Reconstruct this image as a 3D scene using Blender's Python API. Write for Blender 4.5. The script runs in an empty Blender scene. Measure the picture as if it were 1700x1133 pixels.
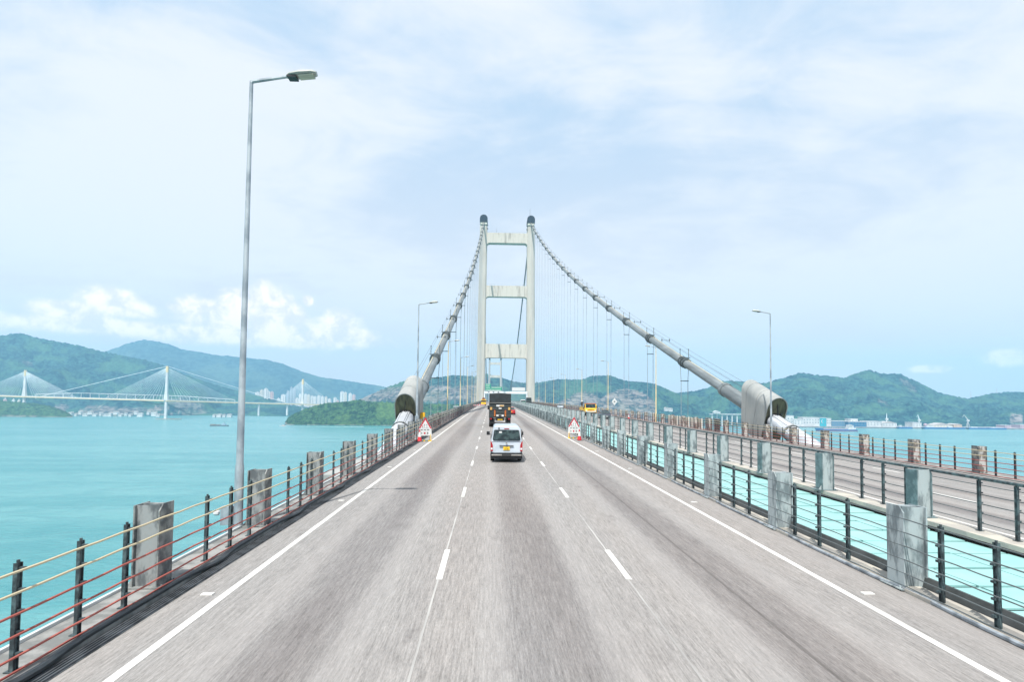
import bpy, bmesh, math, random
from mathutils import Vector, Matrix, noise
random.seed(7)
S = bpy.context.scene
COL = S.collection

# ------------------------------------------------------------------ camera
FPX = 960.0
YAW, PITCH, ROLL = math.radians(2.0004), math.radians(2.5), math.radians(0.6)
PPY = 628.44
CAMZ = 3.52
_f = Vector((math.sin(YAW) * math.cos(PITCH), math.cos(YAW) * math.cos(PITCH), math.sin(PITCH)))
_r0 = Vector((math.cos(YAW), -math.sin(YAW), 0)); _u0 = _r0.cross(_f)
_R = _r0 * math.cos(ROLL) + _u0 * math.sin(ROLL)
_U = _u0 * math.cos(ROLL) - _r0 * math.sin(ROLL)
cam_data = bpy.data.cameras.new('camera'); cam = bpy.data.objects.new('camera', cam_data)
COL.objects.link(cam); S.camera = cam
cam_data.sensor_width = 36; cam_data.lens = 36 * FPX / 1700
cam_data.shift_y = (PPY - 566.5) / 1700
cam_data.clip_start = 0.1; cam_data.clip_end = 60000
m = Matrix((_R, _U, -_f)).transposed().to_4x4(); m.translation = (0, 0, CAMZ)
cam.matrix_world = m

def ray(px, py):
    return _f + _R * ((px - 850) / FPX) - _U * ((py - PPY) / FPX)
def at(px, py, Y):                       # the place at distance Y seen in that direction
    r = ray(px, py); t = Y / r.y
    return Vector((r.x * t, Y, CAMZ + r.z * t))

SEA = -64.0
def sea_at(px, py):
    r = ray(px, py); t = (SEA - CAMZ) / r.z
    return Vector((r.x * t, r.y * t, SEA))

# ------------------------------------------------------------------ sun, sky, exposure
SUN_EL, SUN_AZ = math.radians(60), math.radians(197)     # azimuth clockwise from +Y: behind, slightly left
sdir = Vector((math.sin(SUN_AZ) * math.cos(SUN_EL), math.cos(SUN_AZ) * math.cos(SUN_EL), math.sin(SUN_EL)))
sd = bpy.data.lights.new('sun', 'SUN'); sun = bpy.data.objects.new('sun', sd); COL.objects.link(sun)
sd.energy = 5.0; sd.angle = math.radians(0.5); sd.color = (1, .965, .91)
sun.rotation_euler = (-sdir).to_track_quat('-Z', 'Y').to_euler(); sun.location = (0, 0, 60)
S.view_settings.view_transform = 'Standard'; S.view_settings.look = 'None'
S.view_settings.exposure = 0.45; S.view_settings.gamma = 1; S.view_settings.use_curve_mapping = False
S.cycles.max_bounces = 5; S.cycles.diffuse_bounces = 3; S.cycles.volume_bounces = 1; S.cycles.transmission_bounces = 3

W = bpy.data.worlds.new('World'); S.world = W; W.use_nodes = True
wt = W.node_tree; wt.nodes.clear()
class G:                                  # small helper for shader graphs
    def __init__(s, t): s.t = t
    def n(s, typ, **k):
        o = s.t.nodes.new(typ)
        for a, b in k.items(): setattr(o, a, b)
        return o
    def put(s, sock, v):
        if isinstance(v, bpy.types.NodeSocket): s.t.links.new(v, sock)
        elif v is not None: sock.default_value = v
    def math(s, op, a, b=None, c=None, clamp=False):
        o = s.n('ShaderNodeMath', operation=op, use_clamp=clamp)
        for i, v in enumerate((a, b, c)): s.put(o.inputs[i], v)
        return o.outputs[0]
    def vm(s, op, a, b=None, out=0, scale=None):
        o = s.n('ShaderNodeVectorMath', operation=op)
        s.put(o.inputs[0], a)
        if b is not None: s.put(o.inputs[1], b)
        if scale is not None: s.put(o.inputs['Scale'], scale)
        return o.outputs[out]
    def mix(s, f, a, b, blend='MIX'):
        o = s.n('ShaderNodeMix', data_type='RGBA', blend_type=blend)
        s.put(o.inputs[0], f)
        for i, v in ((6, a), (7, b)):
            if isinstance(v, tuple) and len(v) == 3: v = (*v, 1)
            s.put(o.inputs[i], v)
        return o.outputs[2]
    def noise(s, vec, scale, detail=4, rough=.55, dist=0):
        o = s.n('ShaderNodeTexNoise'); s.put(o.inputs['Vector'], vec)
        o.inputs['Scale'].default_value = scale; o.inputs['Detail'].default_value = detail
        o.inputs['Roughness'].default_value = rough; o.inputs['Distortion'].default_value = dist
        return o.outputs[0]
    def ramp(s, v, lo, hi, a=0.0, b=1.0, smooth=True):
        o = s.n('ShaderNodeMapRange', interpolation_type='SMOOTHSTEP' if smooth else 'LINEAR')
        s.put(o.inputs[0], v)
        for i, q in zip((1, 2, 3, 4), (lo, hi, a, b)): o.inputs[i].default_value = q
        return o.outputs[0]
    def sep(s, v):
        o = s.n('ShaderNodeSeparateXYZ'); s.put(o.inputs[0], v); return o.outputs
    def comb(s, x, y, z):
        o = s.n('ShaderNodeCombineXYZ')
        for i, v in enumerate((x, y, z)): s.put(o.inputs[i], v)
        return o.outputs[0]

g = G(wt)
sky = g.n('ShaderNodeTexSky', sky_type='NISHITA', sun_disc=False)
sky.sun_elevation = SUN_EL; sky.sun_rotation = SUN_AZ; sky.air_density = 1.0; sky.dust_density = 1.6; sky.ozone_density = 1.2
d = g.vm('NORMALIZE', g.n('ShaderNodeTexCoord').outputs['Generated'])
dx, dy, dz = g.sep(d)
zz = g.math('ADD', g.math('MAXIMUM', dz, 0.0), 0.16)
flat = g.comb(g.math('DIVIDE', dx, zz), g.math('DIVIDE', dy, zz), 0.0)
rotm = g.n('ShaderNodeMapping'); g.put(rotm.inputs[0], flat); rotm.inputs['Rotation'].default_value = (0, 0, .5); rotm.inputs['Scale'].default_value = (.75, 1.0, 1)
rotm.inputs['Location'].default_value = (3.1, 1.7, 0)
n1 = g.noise(rotm.outputs[0], 1.05, 6, .56, .5)
n2 = g.noise(rotm.outputs[0], 3.6, 6, .62, .7)
veil = g.math('ADD', g.math('MULTIPLY', n1, .72), g.math('MULTIPLY', n2, .28))
veil = g.ramp(veil, .36, .56, .12, 1.0)
az = g.math('ARCTAN2', dx, dy); el = g.math('ARCSINE', dz)
ae = g.comb(az, el, 0.0)
nn = g.noise(ae, 26, 7, .62, .35)
nf = g.noise(ae, 75, 4, .6, .2)
lump = g.math('ADD', g.math('MULTIPLY', g.math('SUBTRACT', nn, .5), 1.9), g.math('MULTIPLY', g.math('SUBTRACT', nf, .5), .7))
def azel(px, py):
    r = ray(px, py).normalized(); return math.atan2(r.x, r.y), math.asin(r.z)
lobes = [(178, 500, 46, 24), (110, 516, 66, 15), (215, 515, 45, 15), (438, 506, 38, 34), (392, 502, 34, 22), (335, 512, 48, 17), (478, 528, 34, 22), (430, 535, 110, 22),
         (562, 545, 40, 27), (598, 562, 30, 18), (545, 562, 60, 20), (512, 500, 9, 9), (1668, 596, 50, 14), (1545, 613, 34, 7), (1750, 590, 60, 22), (150, 540, 150, 16), (420, 560, 200, 16),
         (-120, 520, 120, 30), (1850, 560, 70, 26)]
mx = None
for (px, py, rx, ry) in lobes:
    a0, e0 = azel(px, py)
    kk = 1.0 / FPX * math.cos(a0) ** 2
    v = g.vm('SUBTRACT', ae, (a0, e0, 0.0))
    v = g.vm('MULTIPLY', v, (1 / (rx * kk), 1 / (ry / FPX * math.cos(a0)), 0.0))
    L = g.vm('LENGTH', v, out=1)
    val = g.math('SUBTRACT', 1.0, L)
    mx = val if mx is None else g.math('SMOOTH_MAX', mx, val, .25)
cum = g.ramp(g.math('ADD', mx, g.math('MULTIPLY', lump, .75)), -.34, .42)
cshade = g.noise(g.vm('ADD', ae, (0, .012, 0)), 30, 5, .6, .3)
cloudcol = g.mix(g.ramp(cshade, .38, .6), (7.6, 7.3, 7.3), (11.2, 9.9, 9.2))
# haze towards the horizon in the sky itself
hz = g.ramp(el, .0, .30, 1, 0)
pale = g.mix(g.ramp(el, 0, .6), (7.0, 6.8, 6.85), (3.65, 5.3, 6.95))
base = g.mix(.90, sky.outputs[0], pale)
base = g.mix(g.math('MULTIPLY', hz, .4), base, (6.8, 6.8, 6.9))
c = g.mix(g.math('MULTIPLY', veil, g.ramp(el, 0, .12, .55, 1)), base, (6.65, 7.05, 7.35))
c = g.mix(g.math('MULTIPLY', cum, .88), c, cloudcol)
c = g.mix(1.0, c, (1.03, .992, 1.005), 'MULTIPLY')
bg = g.n('ShaderNodeBackground'); g.put(bg.inputs[0], c); bg.inputs[1].default_value = .099
out = g.n('ShaderNodeOutputWorld'); wt.links.new(bg.outputs[0], out.inputs[0])

# ------------------------------------------------------------------ materials
MATS = {}
def mat(name, col, rough=.6, metal=0.0, col2=None, sc=2.0, lo=.4, hi=.62, detail=5, bump=0.0, bsc=None, stretch=(1, 1, 1), spec=.5, coat=0, obj_rand=True, emit=None):
    if name in MATS: return MATS[name]
    mt = bpy.data.materials.new(name); mt.use_nodes = True; t = mt.node_tree; b = t.nodes['Principled BSDF']; q = G(t)
    b.inputs['Base Color'].default_value = (*col, 1); b.inputs['Roughness'].default_value = rough; b.inputs['Metallic'].default_value = metal
    b.inputs['Specular IOR Level'].default_value = spec; b.inputs['Coat Weight'].default_value = coat
    tc = q.n('ShaderNodeTexCoord').outputs['Object']
    if obj_rand: tc = q.vm('ADD', tc, q.vm('SCALE', (13., 7., 5.), scale=q.n('ShaderNodeObjectInfo').outputs['Random']))
    mp = q.n('ShaderNodeMapping'); q.put(mp.inputs[0], tc); mp.inputs['Scale'].default_value = stretch
    if col2 is None: col2 = tuple(x * .82 for x in col)
    nz = q.noise(mp.outputs[0], sc, detail, .6)
    q.put(b.inputs['Base Color'], q.mix(q.ramp(nz, lo, hi), col2, col))
    if bump:
        bp = q.n('ShaderNodeBump'); bp.inputs['Strength'].default_value = bump; bp.inputs['Distance'].default_value = .02
        q.put(bp.inputs['Height'], q.noise(mp.outputs[0], bsc or sc * 6, 4)); q.put(b.inputs['Normal'], bp.outputs[0])
    if emit: b.inputs['Emission Color'].default_value = (*emit[0], 1); b.inputs['Emission Strength'].default_value = emit[1]
    MATS[name] = mt; return mt

steel = mat('galvanised post', (.30, .31, .305), .5, .2, (.11, .12, .125), 3.6, .38, .58, bump=.3, stretch=(1.3, 1.3, .5))
steel_dark = mat('weathered dark post', (.24, .25, .24), .6, .1, (.075, .085, .09), 4, .36, .62, bump=.3)  # weathered steel; on post flanges their shade is also put into the tone
steel_pale = mat('pale galvanised post', (.36, .41, .415), .5, .1, (.14, .17, .18), 3.4, .36, .56, bump=.3, stretch=(1.3, 1.3, .45))
steel_rust = mat('rusty galvanised post', (.46, .445, .42), .65, .1, (.15, .13, .115), 2.6, .42, .56, bump=.3, stretch=(1.5, 1.5, .8))
steel_teal = mat('dark teal post', (.17, .23, .24), .5, .1, (.08, .12, .13), 3)
slim_dark = mat('dark slim post', (.09, .13, .138), .5, .2, (.035, .045, .05), 8)
wire_cream = mat('cream wire', (.50, .42, .27), .5, 0, (.5, .42, .28), 1.2)
wire_red = mat('red oxide wire', (.38, .10, .075), .6, 0, (.30, .07, .055), 1.5)
wire_grey = mat('grey wire', (.13, .15, .155), .5, .3)
black_rub = mat('black rubber', (.018, .024, .028), .45, 0, (.03, .035, .04), 5)
fascia = mat('dark steel fascia', (.085, .09, .09), .55, .2, (.05, .055, .055), 1.2, bump=.1)
concrete = mat('tower concrete', (.50, .475, .425), .85, 0, (.40, .38, .345), .35, .3, .7, stretch=(1, 1, .12), bump=.15, bsc=.6)
conc_beam = mat('streaked beam concrete', (.52, .49, .435), .85, 0, (.33, .31, .275), .55, .34, .5, stretch=(1.2, 1, .12), obj_rand=False)
conc_verge = mat('verge concrete', (.26, .26, .25), .9, 0, (.15, .155, .15), 2.2, bump=.4, obj_rand=False)
conc_sand = mat('sand coloured kerb', (.44, .41, .35), .9, 0, (.33, .31, .28), 1.5, bump=.3, obj_rand=False)
hoodm = mat('hood concrete', (.34, .345, .33), .75, 0, (.235, .25, .245), .7, .3, .7, stretch=(1, .6, .3))
olive = mat('olive stained panel', (.13, .125, .070), .7, 0, (.06, .058, .038), 1.6, .35, .6, stretch=(2, 1, .4))
white_p = mat('white painted steel', (.72, .74, .76), .4, 0, (.62, .64, .66), 1.2)
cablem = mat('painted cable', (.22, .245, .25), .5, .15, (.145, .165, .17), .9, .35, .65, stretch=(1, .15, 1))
clampm = mat('dark clamp steel', (.11, .13, .135), .55, .3, (.07, .085, .09), 2)
hangm = mat('hanger strand', (.30, .34, .37), .5, .2, (.24, .28, .31), .2)
domem = mat('dark blue saddle cover', (.025, .05, .075), .4, .1)
galv = mat('lamp galvanised', (.42, .46, .48), .45, .35, (.24, .28, .31), 1.8, .38, .6, stretch=(1, 1, .6))
creamp = mat('cream painted pole', (.72, .56, .30), .55, 0, (.60, .49, .30), 1.5)
lensm = mat('lamp lens', (.45, .46, .36), .2, 0)
glass = mat('dark tinted glass', (.035, .06, .06), .05, 0, (.008, .016, .018), 3.5, .42, .58, spec=.5)
tyre = mat('tyre rubber', (.02, .02, .02), .8)
chrome = mat('chrome bumper', (.75, .72, .68), .22, 1.0, (.62, .60, .56), 3)
vanw = mat('white van paint', (.46, .51, .56), .3, 0, (.40, .45, .50), 1.0, coat=.5)
redl = mat('red lamp plastic', (.38, .015, .02), .25, 0, (.3, .01, .015), 8)
whitel = mat('clear lamp plastic', (.75, .75, .75), .25)
yplate = mat('yellow plate', (.80, .50, .02), .4, 0, (.78, .48, .02), 4)
blackp = mat('black paint', (.015, .016, .018), .4)
truckm = mat('dark green truck paint', (.035, .046, .048), .5, .1, (.035, .045, .045), 1.5)
truckd = mat('black tarpaulin', (.018, .026, .03), .6, 0, (.012, .016, .018), 2, bump=.4)
orange = mat('orange marker', (.55, .21, .02), .5)
amber = mat('amber reflector', (.55, .33, .10), .4)
yellowp = mat('yellow truck paint', (.85, .52, .02), .4, 0, (.75, .42, .02), 1.5)
redp = mat('red paint', (.50, .02, .03), .4)
signred = mat('sign red', (.48, .02, .04), .45, 0, (.42, .02, .035), 9)
signwhite = mat('sign white', (.62, .62, .61), .5, 0, (.53, .54, .53), 5)
signgreen = mat('direction sign green', (.01, .30, .17), .45, 0, (.012, .26, .15), .4)
conered = mat('cone red', (.62, .04, .05), .55)
darkcar = mat('dark car paint', (.03, .03, .05), .3, .1, coat=.5)
bluep = mat('blue hull paint', (.03, .14, .32), .5, 0, (.025, .11, .26), .1)
hullred = mat('antifouling red', (.30, .10, .12), .6)
shipw = mat('ship white', (.64, .64, .63), .5, 0, (.52, .52, .51), .08)
deckyellow = mat('sodium yellow deck edge', (.72, .55, .28), .6, 0, (.66, .52, .30), .02)
farwhite = mat('far white concrete', (.62, .62, .61), .7, 0, (.50, .51, .51), .05)
staym = mat('white stay sheath', (.80, .84, .86), .5, 0, (.74, .78, .8), .01)
skin = mat('skin', (.45, .27, .18), .6); darkcloth = mat('dark cloth', (.03, .025, .03), .8)
helmet = mat('white helmet plastic', (.82, .82, .80), .35)

def road_material():
    mt = bpy.data.materials.new('worn road surface'); mt.use_nodes = True; t = mt.node_tree; b = t.nodes['Principled BSDF']; q = G(t)
    P = q.n('ShaderNodeTexCoord').outputs['Object']; X, Y, Z = q.sep(P)
    ln = q.math('DIVIDE', q.math('ADD', X, 4.6), 3.665)
    fr = q.math('FRACT', ln)
    wob = q.math('MULTIPLY', q.math('SUBTRACT', q.noise(q.comb(X, q.math('MULTIPLY', Y, .05), 0), .5, 3), .5), .34)
    dist = q.math('ABSOLUTE', q.math('SUBTRACT', q.math('ADD', fr, wob), .5))
    band = q.ramp(dist, .02, .36, 1, 0)                     # oil-darkened middle of each lane
    patchy = q.noise(q.comb(q.math('MULTIPLY', X, .8), q.math('MULTIPLY', Y, .06), 0), 1.0, 5, .6)
    band = q.math('MULTIPLY', band, q.ramp(patchy, .30, .62, .45, 1))
    streak = q.noise(q.comb(q.math('MULTIPLY', X, 26), q.math('MULTIPLY', Y, 1.3), 0), 1.0, 6, .75)
    grain = q.noise(q.comb(q.math('MULTIPLY', X, 60), q.math('MULTIPLY', Y, 9), 0), 1.0, 3, .8)
    big = q.noise(q.comb(q.math('MULTIPLY', X, .45), q.math('MULTIPLY', Y, .09), 3), 1.0, 4, .6)
    warm = q.noise(q.comb(q.math('MULTIPLY', X, .35), q.math('MULTIPLY', Y, .03), 8), 1.0, 3, .5)
    light = q.mix(q.ramp(warm, .35, .65), (.255, .246, .237), (.265, .244, .228))
    dark = q.mix(q.ramp(warm, .35, .65), (.112, .101, .102), (.128, .110, .104))
    c = q.mix(q.math('MULTIPLY', band, .68), light, dark)
    c = q.mix(q.ramp(big, .3, .7, .0, .32), c, (.20, .19, .185))
    sg = q.math('ADD', q.math('MULTIPLY', streak, .6), q.math('MULTIPLY', grain, .4))
    k = q.ramp(sg, .32, .68, .42, 1.5, smooth=False)
    kc = q.comb(k, k, k)
    c = q.mix(1.0, c, kc, 'MULTIPLY')
    # transverse joints / patches
    jn = q.math('ABSOLUTE', q.math('SUBTRACT', q.math('FRACT', q.math('DIVIDE', q.math('ADD', Y, q.math('MULTIPLY', patchy, .3)), 36.0)), .5))
    c = q.mix(q.math('MULTIPLY', q.ramp(jn, .0004, .0012, 1, 0), .15), c, (.10, .095, .09))
    sx = q.math('ABSOLUTE', q.math('SUBTRACT', X, q.math('ADD', 4.42, q.math('MULTIPLY', q.math('SUBTRACT', patchy, .5), .12))))
    c = q.mix(q.math('MULTIPLY', q.ramp(sx, .012, .05, 1, 0), .55), c, (.07, .062, .058))
    tw = q.math('ABSOLUTE', q.math('SUBTRACT', q.math('ABSOLUTE', q.math('SUBTRACT', q.math('ADD', fr, q.math('MULTIPLY', wob, .5)), .5)), .24))
    c = q.mix(q.math('MULTIPLY', q.ramp(tw, .03, .10, 1, 0), .22), c, (.36, .34, .325))
    drip = q.noise(q.comb(q.math('MULTIPLY', X, 1.6), q.math('MULTIPLY', Y, .5), 11), 1.0, 6, .7)
    c = q.mix(q.ramp(drip, .60, .72, 0, .45), c, (.09, .08, .078))
    q.put(b.inputs['Base Color'], c); b.inputs['Roughness'].default_value = .8; b.inputs['Specular IOR Level'].default_value = .25
    bp = q.n('ShaderNodeBump'); bp.inputs['Strength'].default_value = .35; bp.inputs['Distance'].default_value = .012
    q.put(bp.inputs['Height'], sg); q.put(b.inputs['Normal'], bp.outputs[0])
    return mt
roadm = road_material()
linem = mat('road paint white', (.62, .61, .58), .7, 0, (.46, .45, .42), 5, .33, .6, stretch=(1, .12, 1), obj_rand=False)
jointm = mat('pale lane joint', (.40, .39, .37), .8, 0, (.26, .25, .24), 3, stretch=(1, .1, 1), obj_rand=False)

def water_material():
    mt = bpy.data.materials.new('turquoise sea'); mt.use_nodes = True; t = mt.node_tree; b = t.nodes['Principled BSDF']; q = G(t)
    P = q.n('ShaderNodeTexCoord').outputs['Object']; X, Y, Z = q.sep(P)
    v = q.comb(q.math('MULTIPLY', X, .0022), q.math('MULTIPLY', Y, .012), 0)
    big = q.noise(v, 1.0, 5, .55, .8)
    col = q.mix(q.ramp(big, .35, .65), (.058, .232, .246), (.105, .290, .298))
    mid = q.noise(q.comb(q.math('MULTIPLY', X, .03), q.math('MULTIPLY', Y, .05), 2), 1.0, 6, .7, .4)
    col = q.mix(q.ramp(mid, .40, .62, 0, .35), col, (.02, .17, .20))
    q.put(b.inputs['Base Color'], col)
    b.inputs['Roughness'].default_value = .24; b.inputs['IOR'].default_value = 1.33
    w1 = q.noise(q.comb(q.math('MULTIPLY', X, .22), q.math('MULTIPLY', Y, .35), 0), 1.0, 6, .65, .6)
    w2 = q.noise(q.comb(q.math('MULTIPLY', X, .02), q.math('MULTIPLY', Y, .05), 5), 1.0, 4, .6, .5)
    bp = q.n('ShaderNodeBump'); bp.inputs['Strength'].default_value = .85; bp.inputs['Distance'].default_value = 1.0
    q.put(bp.inputs['Height'], q.math('ADD', q.math('MULTIPLY', w1, .9), q.math('MULTIPLY', w2, 1.4)))
    q.put(b.inputs['Normal'], bp.outputs[0])
    return mt

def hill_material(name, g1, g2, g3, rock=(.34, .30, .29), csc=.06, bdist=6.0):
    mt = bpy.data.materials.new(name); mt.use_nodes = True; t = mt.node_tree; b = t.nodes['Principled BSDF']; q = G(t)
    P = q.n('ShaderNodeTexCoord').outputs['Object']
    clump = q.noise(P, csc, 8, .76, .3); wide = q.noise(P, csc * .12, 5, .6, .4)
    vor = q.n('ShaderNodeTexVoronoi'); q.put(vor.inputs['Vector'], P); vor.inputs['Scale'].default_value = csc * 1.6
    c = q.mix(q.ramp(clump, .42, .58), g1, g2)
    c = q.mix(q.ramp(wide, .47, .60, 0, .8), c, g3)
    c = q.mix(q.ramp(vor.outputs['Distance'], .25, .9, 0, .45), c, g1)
    at_ = q.n('ShaderNodeAttribute', attribute_name='rock').outputs['Fac']
    X, Y, Z = q.sep(P)
    ter = q.noise(q.comb(q.math('MULTIPLY', X, .012), 0, q.math('MULTIPLY', Z, .16)), 1.0, 6, .7)
    rk = q.mix(q.ramp(ter, .42, .56), tuple(x * .42 for x in rock), rock)
    rk = q.mix(q.ramp(q.noise(P, .035, 6, .7), .46, .58, 0, .85), rk, g1)
    c = q.mix(at_, c, rk)
    q.put(b.inputs['Base Color'], c); b.inputs['Roughness'].default_value = .95; b.inputs['Specular IOR Level'].default_value = .1
    bp = q.n('ShaderNodeBump'); bp.inputs['Strength'].default_value = 1.0; bp.inputs['Distance'].default_value = bdist
    q.put(bp.inputs['Height'], clump); q.put(b.inputs['Normal'], bp.outputs[0])
    return mt

# ------------------------------------------------------------------ mesh helpers
def rz(Y): return .0130 * Y - 7.8e-6 * Y * Y

class MB:
    def __init__(s): s.v = []; s.f = []
    def add(s, vs, fs):
        o = len(s.v); s.v += [tuple(v) for v in vs]; s.f += [tuple(i + o for i in f) for f in fs]; return s
    def box(s, x0, x1, y0, y1, z0, z1, rot=None, c=None):
        vs = [Vector((x, y, z)) for z in (z0, z1) for y in (y0, y1) for x in (x0, x1)]
        if rot is not None:
            c = Vector(c or ((x0 + x1) / 2, (y0 + y1) / 2, (z0 + z1) / 2)); vs = [c + rot @ (v - c) for v in vs]
        return s.add(vs, [(0, 2, 3, 1), (4, 5, 7, 6), (0, 1, 5, 4), (2, 6, 7, 3), (0, 4, 6, 2), (1, 3, 7, 5)])
    def tube(s, pts, r, n=8, cap=True):
        pts = [Vector(p) for p in pts]; rs = r if isinstance(r, (list, tuple)) else [r] * len(pts)
        vs = []; N = len(pts); fs = []
        for i, p in enumerate(pts):
            t = (pts[min(i + 1, N - 1)] - pts[max(i - 1, 0)]).normalized()
            a = Vector((0, 0, 1)) if abs(t.z) < .9 else Vector((0, 1, 0))
            u = t.cross(a).normalized(); w = u.cross(t)
            for k in range(n):
                th = 2 * math.pi * (k + .5) / n
                vs.append(p + (u * math.cos(th) + w * math.sin(th)) * rs[i])
        for i in range(N - 1):
            for k in range(n):
                fs.append((i * n + k, i * n + (k + 1) % n, (i + 1) * n + (k + 1) % n, (i + 1) * n + k))
        if cap: fs += [tuple(range(n))[::-1], tuple((N - 1) * n + k for k in range(n))]
        return s.add(vs, fs)
    def prism(s, poly, axis, a, b):          # poly: 2-D outline, extruded along axis between a and b
        def P(u, v, w): return {'x': (w, u, v), 'y': (u, w, v), 'z': (u, v, w)}[axis]
        n = len(poly)
        vs = [P(u, v, a) for u, v in poly] + [P(u, v, b) for u, v in poly]
        fs = [tuple(range(n))[::-1], tuple(range(n, 2 * n))] + [(k, (k + 1) % n, n + (k + 1) % n, n + k) for k in range(n)]
        return s.add(vs, fs)
    def loft(s, rings, cap=True):
        n = len(rings[0]); vs = [p for r in rings for p in r]; fs = []
        for i in range(len(rings) - 1):
            for k in range(n): fs.append((i * n + k, i * n + (k + 1) % n, (i + 1) * n + (k + 1) % n, (i + 1) * n + k))
        if cap: fs += [tuple(range(n))[::-1], tuple((len(rings) - 1) * n + k for k in range(n))]
        return s.add(vs, fs)
    def ball(s, c, r, n=10, sc=(1, 1, 1)):
        c = Vector(c); rings = []
        for i in range(1, n // 2 + 1):
            ph = math.pi * i / (n // 2 + 1)
            rings.append([c + Vector((sc[0] * r * math.sin(ph) * math.cos(2 * math.pi * k / n), sc[1] * r * math.sin(ph) * math.sin(2 * math.pi * k / n), sc[2] * r * math.cos(ph))) for k in range(n)])
        return s.loft(rings)
    def mesh(s, name):
        me = bpy.data.meshes.new(name); me.from_pydata(s.v, [], s.f); me.update()
        bm = bmesh.new(); bm.from_mesh(me); bmesh.ops.recalc_face_normals(bm, faces=bm.faces); bm.to_mesh(me); bm.free()
        return me
    def build(s, name, mt, parent=None, smooth=False, bevel=0, loc=None, label=None):
        me = s.mesh(name); me.materials.append(mt)
        if smooth:
            for p in me.polygons: p.use_smooth = True
            me.set_sharp_from_angle(angle=math.radians(40))
        o = bpy.data.objects.new(name, me); COL.objects.link(o)
        if parent: o.parent = parent
        if loc: o.location = loc
        if label: o['label'] = label
        if bevel:
            b = o.modifiers.new('bevel', 'BEVEL'); b.width = bevel; b.segments = 2; b.limit_method = 'ANGLE'; b.angle_limit = math.radians(35)
        return o

def tag(o, label=None, cat=None, group=None, kind=None):
    if label: o['label'] = label
    if cat: o['category'] = cat
    if group: o['group'] = group
    if kind: o['kind'] = kind
    return o
def empty(name, loc=(0, 0, 0), rz_=0, label=None, cat=None, group=None):
    o = bpy.data.objects.new(name, None); COL.objects.link(o); o.location = loc; o.rotation_euler = (0, 0, rz_); o.empty_display_size = .2
    return tag(o, label, cat, group)
def dup(o, loc=None, parent=None, rot=None):
    c = o.copy(); COL.objects.link(c)
    if parent: c.parent = parent
    if loc is not None: c.location = loc
    if rot is not None: c.rotation_euler = rot
    for ch in list(o.children):
        if ch.parent == o: dup(ch, None, c)
    return c
def relabel(o, label): o['label'] = label; return o

# ------------------------------------------------------------------ setting: water, decks, roads
water_z = MB(); water_z.add([(-8800, -1900, SEA), (8800, -1900, SEA), (8800, 7900, SEA), (-8800, 7900, SEA)], [(0, 1, 2, 3)])
tag(water_z.build('water', water_material()), kind='structure')

YS = [-12, -8, -4] + [i * 4 for i in range(0, 30)] + [120 + i * 20 for i in range(0, 110)]
def strip(cols, dz=0.0, y0=None, y1=None):       # cols: list of (X, z offset)
    ys = [y for y in YS if (y0 is None or y > y0) and (y1 is None or y < y1)]
    if y0 is not None: ys = [y0] + ys
    if y1 is not None: ys = ys + [y1]
    n = len(cols); vs = [(x, y, rz(y) + z + dz) for y in ys for x, z in cols]
    return vs, [(i * n + k, i * n + k + 1, (i + 1) * n + k + 1, (i + 1) * n + k) for i in range(len(ys) - 1) for k in range(n - 1)]
def strip_obj(name, cols, mt, dz=0, y0=None, y1=None, kind='structure', parent=None):
    b = MB(); b.add(*strip(cols, dz, y0, y1)); o = b.build(name, mt, parent)
    if kind: tag(o, kind=kind)
    return o
XR = lambda x: -0.33 * max(0, min(1, (x - 13.2) / 12.0))       # cross fall of the far carriageway
def slab(name, x0, x1, top, bot, mt, y0=-12, y1=2300, kind='structure', t0=None, t1=None):
    b = MB(); t0 = top if t0 is None else t0; t1 = top if t1 is None else t1
    b.add(*strip([(x0, bot), (x0, t0), (x1, t1), (x1, bot), (x0, bot)], 0, y0, y1)); o = b.build(name, mt); return tag(o, kind=kind) if kind else o
strip_obj('road', [(-5.32, 0), (7.6, 0)], roadm)
r2 = strip_obj('road', [(13.1, .0), (25.2, -.33)], roadm)
r2.name = 'road_opposite'
slab('bridge_deck', -6.42, 26.95, -.03, -7.2, mat('deck concrete', (.40, .40, .38), .85, 0, (.30, .30, .29), .4, obj_rand=False), t1=-.42, t0=-.03)
slab('bridge_deck_edge', -9.2, -6.43, -.75, -2.6, mat('deck fairing steel', (.46, .50, .52), .5, .1, (.38, .42, .44), .3, obj_rand=False), y0=61)
slab('bridge_deck_edge', 26.96, 28.9, -1.1, -2.9, MATS['deck fairing steel'], y0=61)
slab('verge', -6.40, -5.62, .05, -.028, conc_verge)
slab('verge', 25.3, 26.9, -.30, -.40, conc_verge)
slab('kerb', 7.62, 8.0, .06, -.028, conc_sand)
slab('kerb', 12.45, 13.08, .10, -.028, conc_sand)
slab('kerb_edge', -6.46, -6.405, .10, -.2, mat('pale edge angle', (.55, .57, .57), .5, .1, obj_rand=False))

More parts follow.
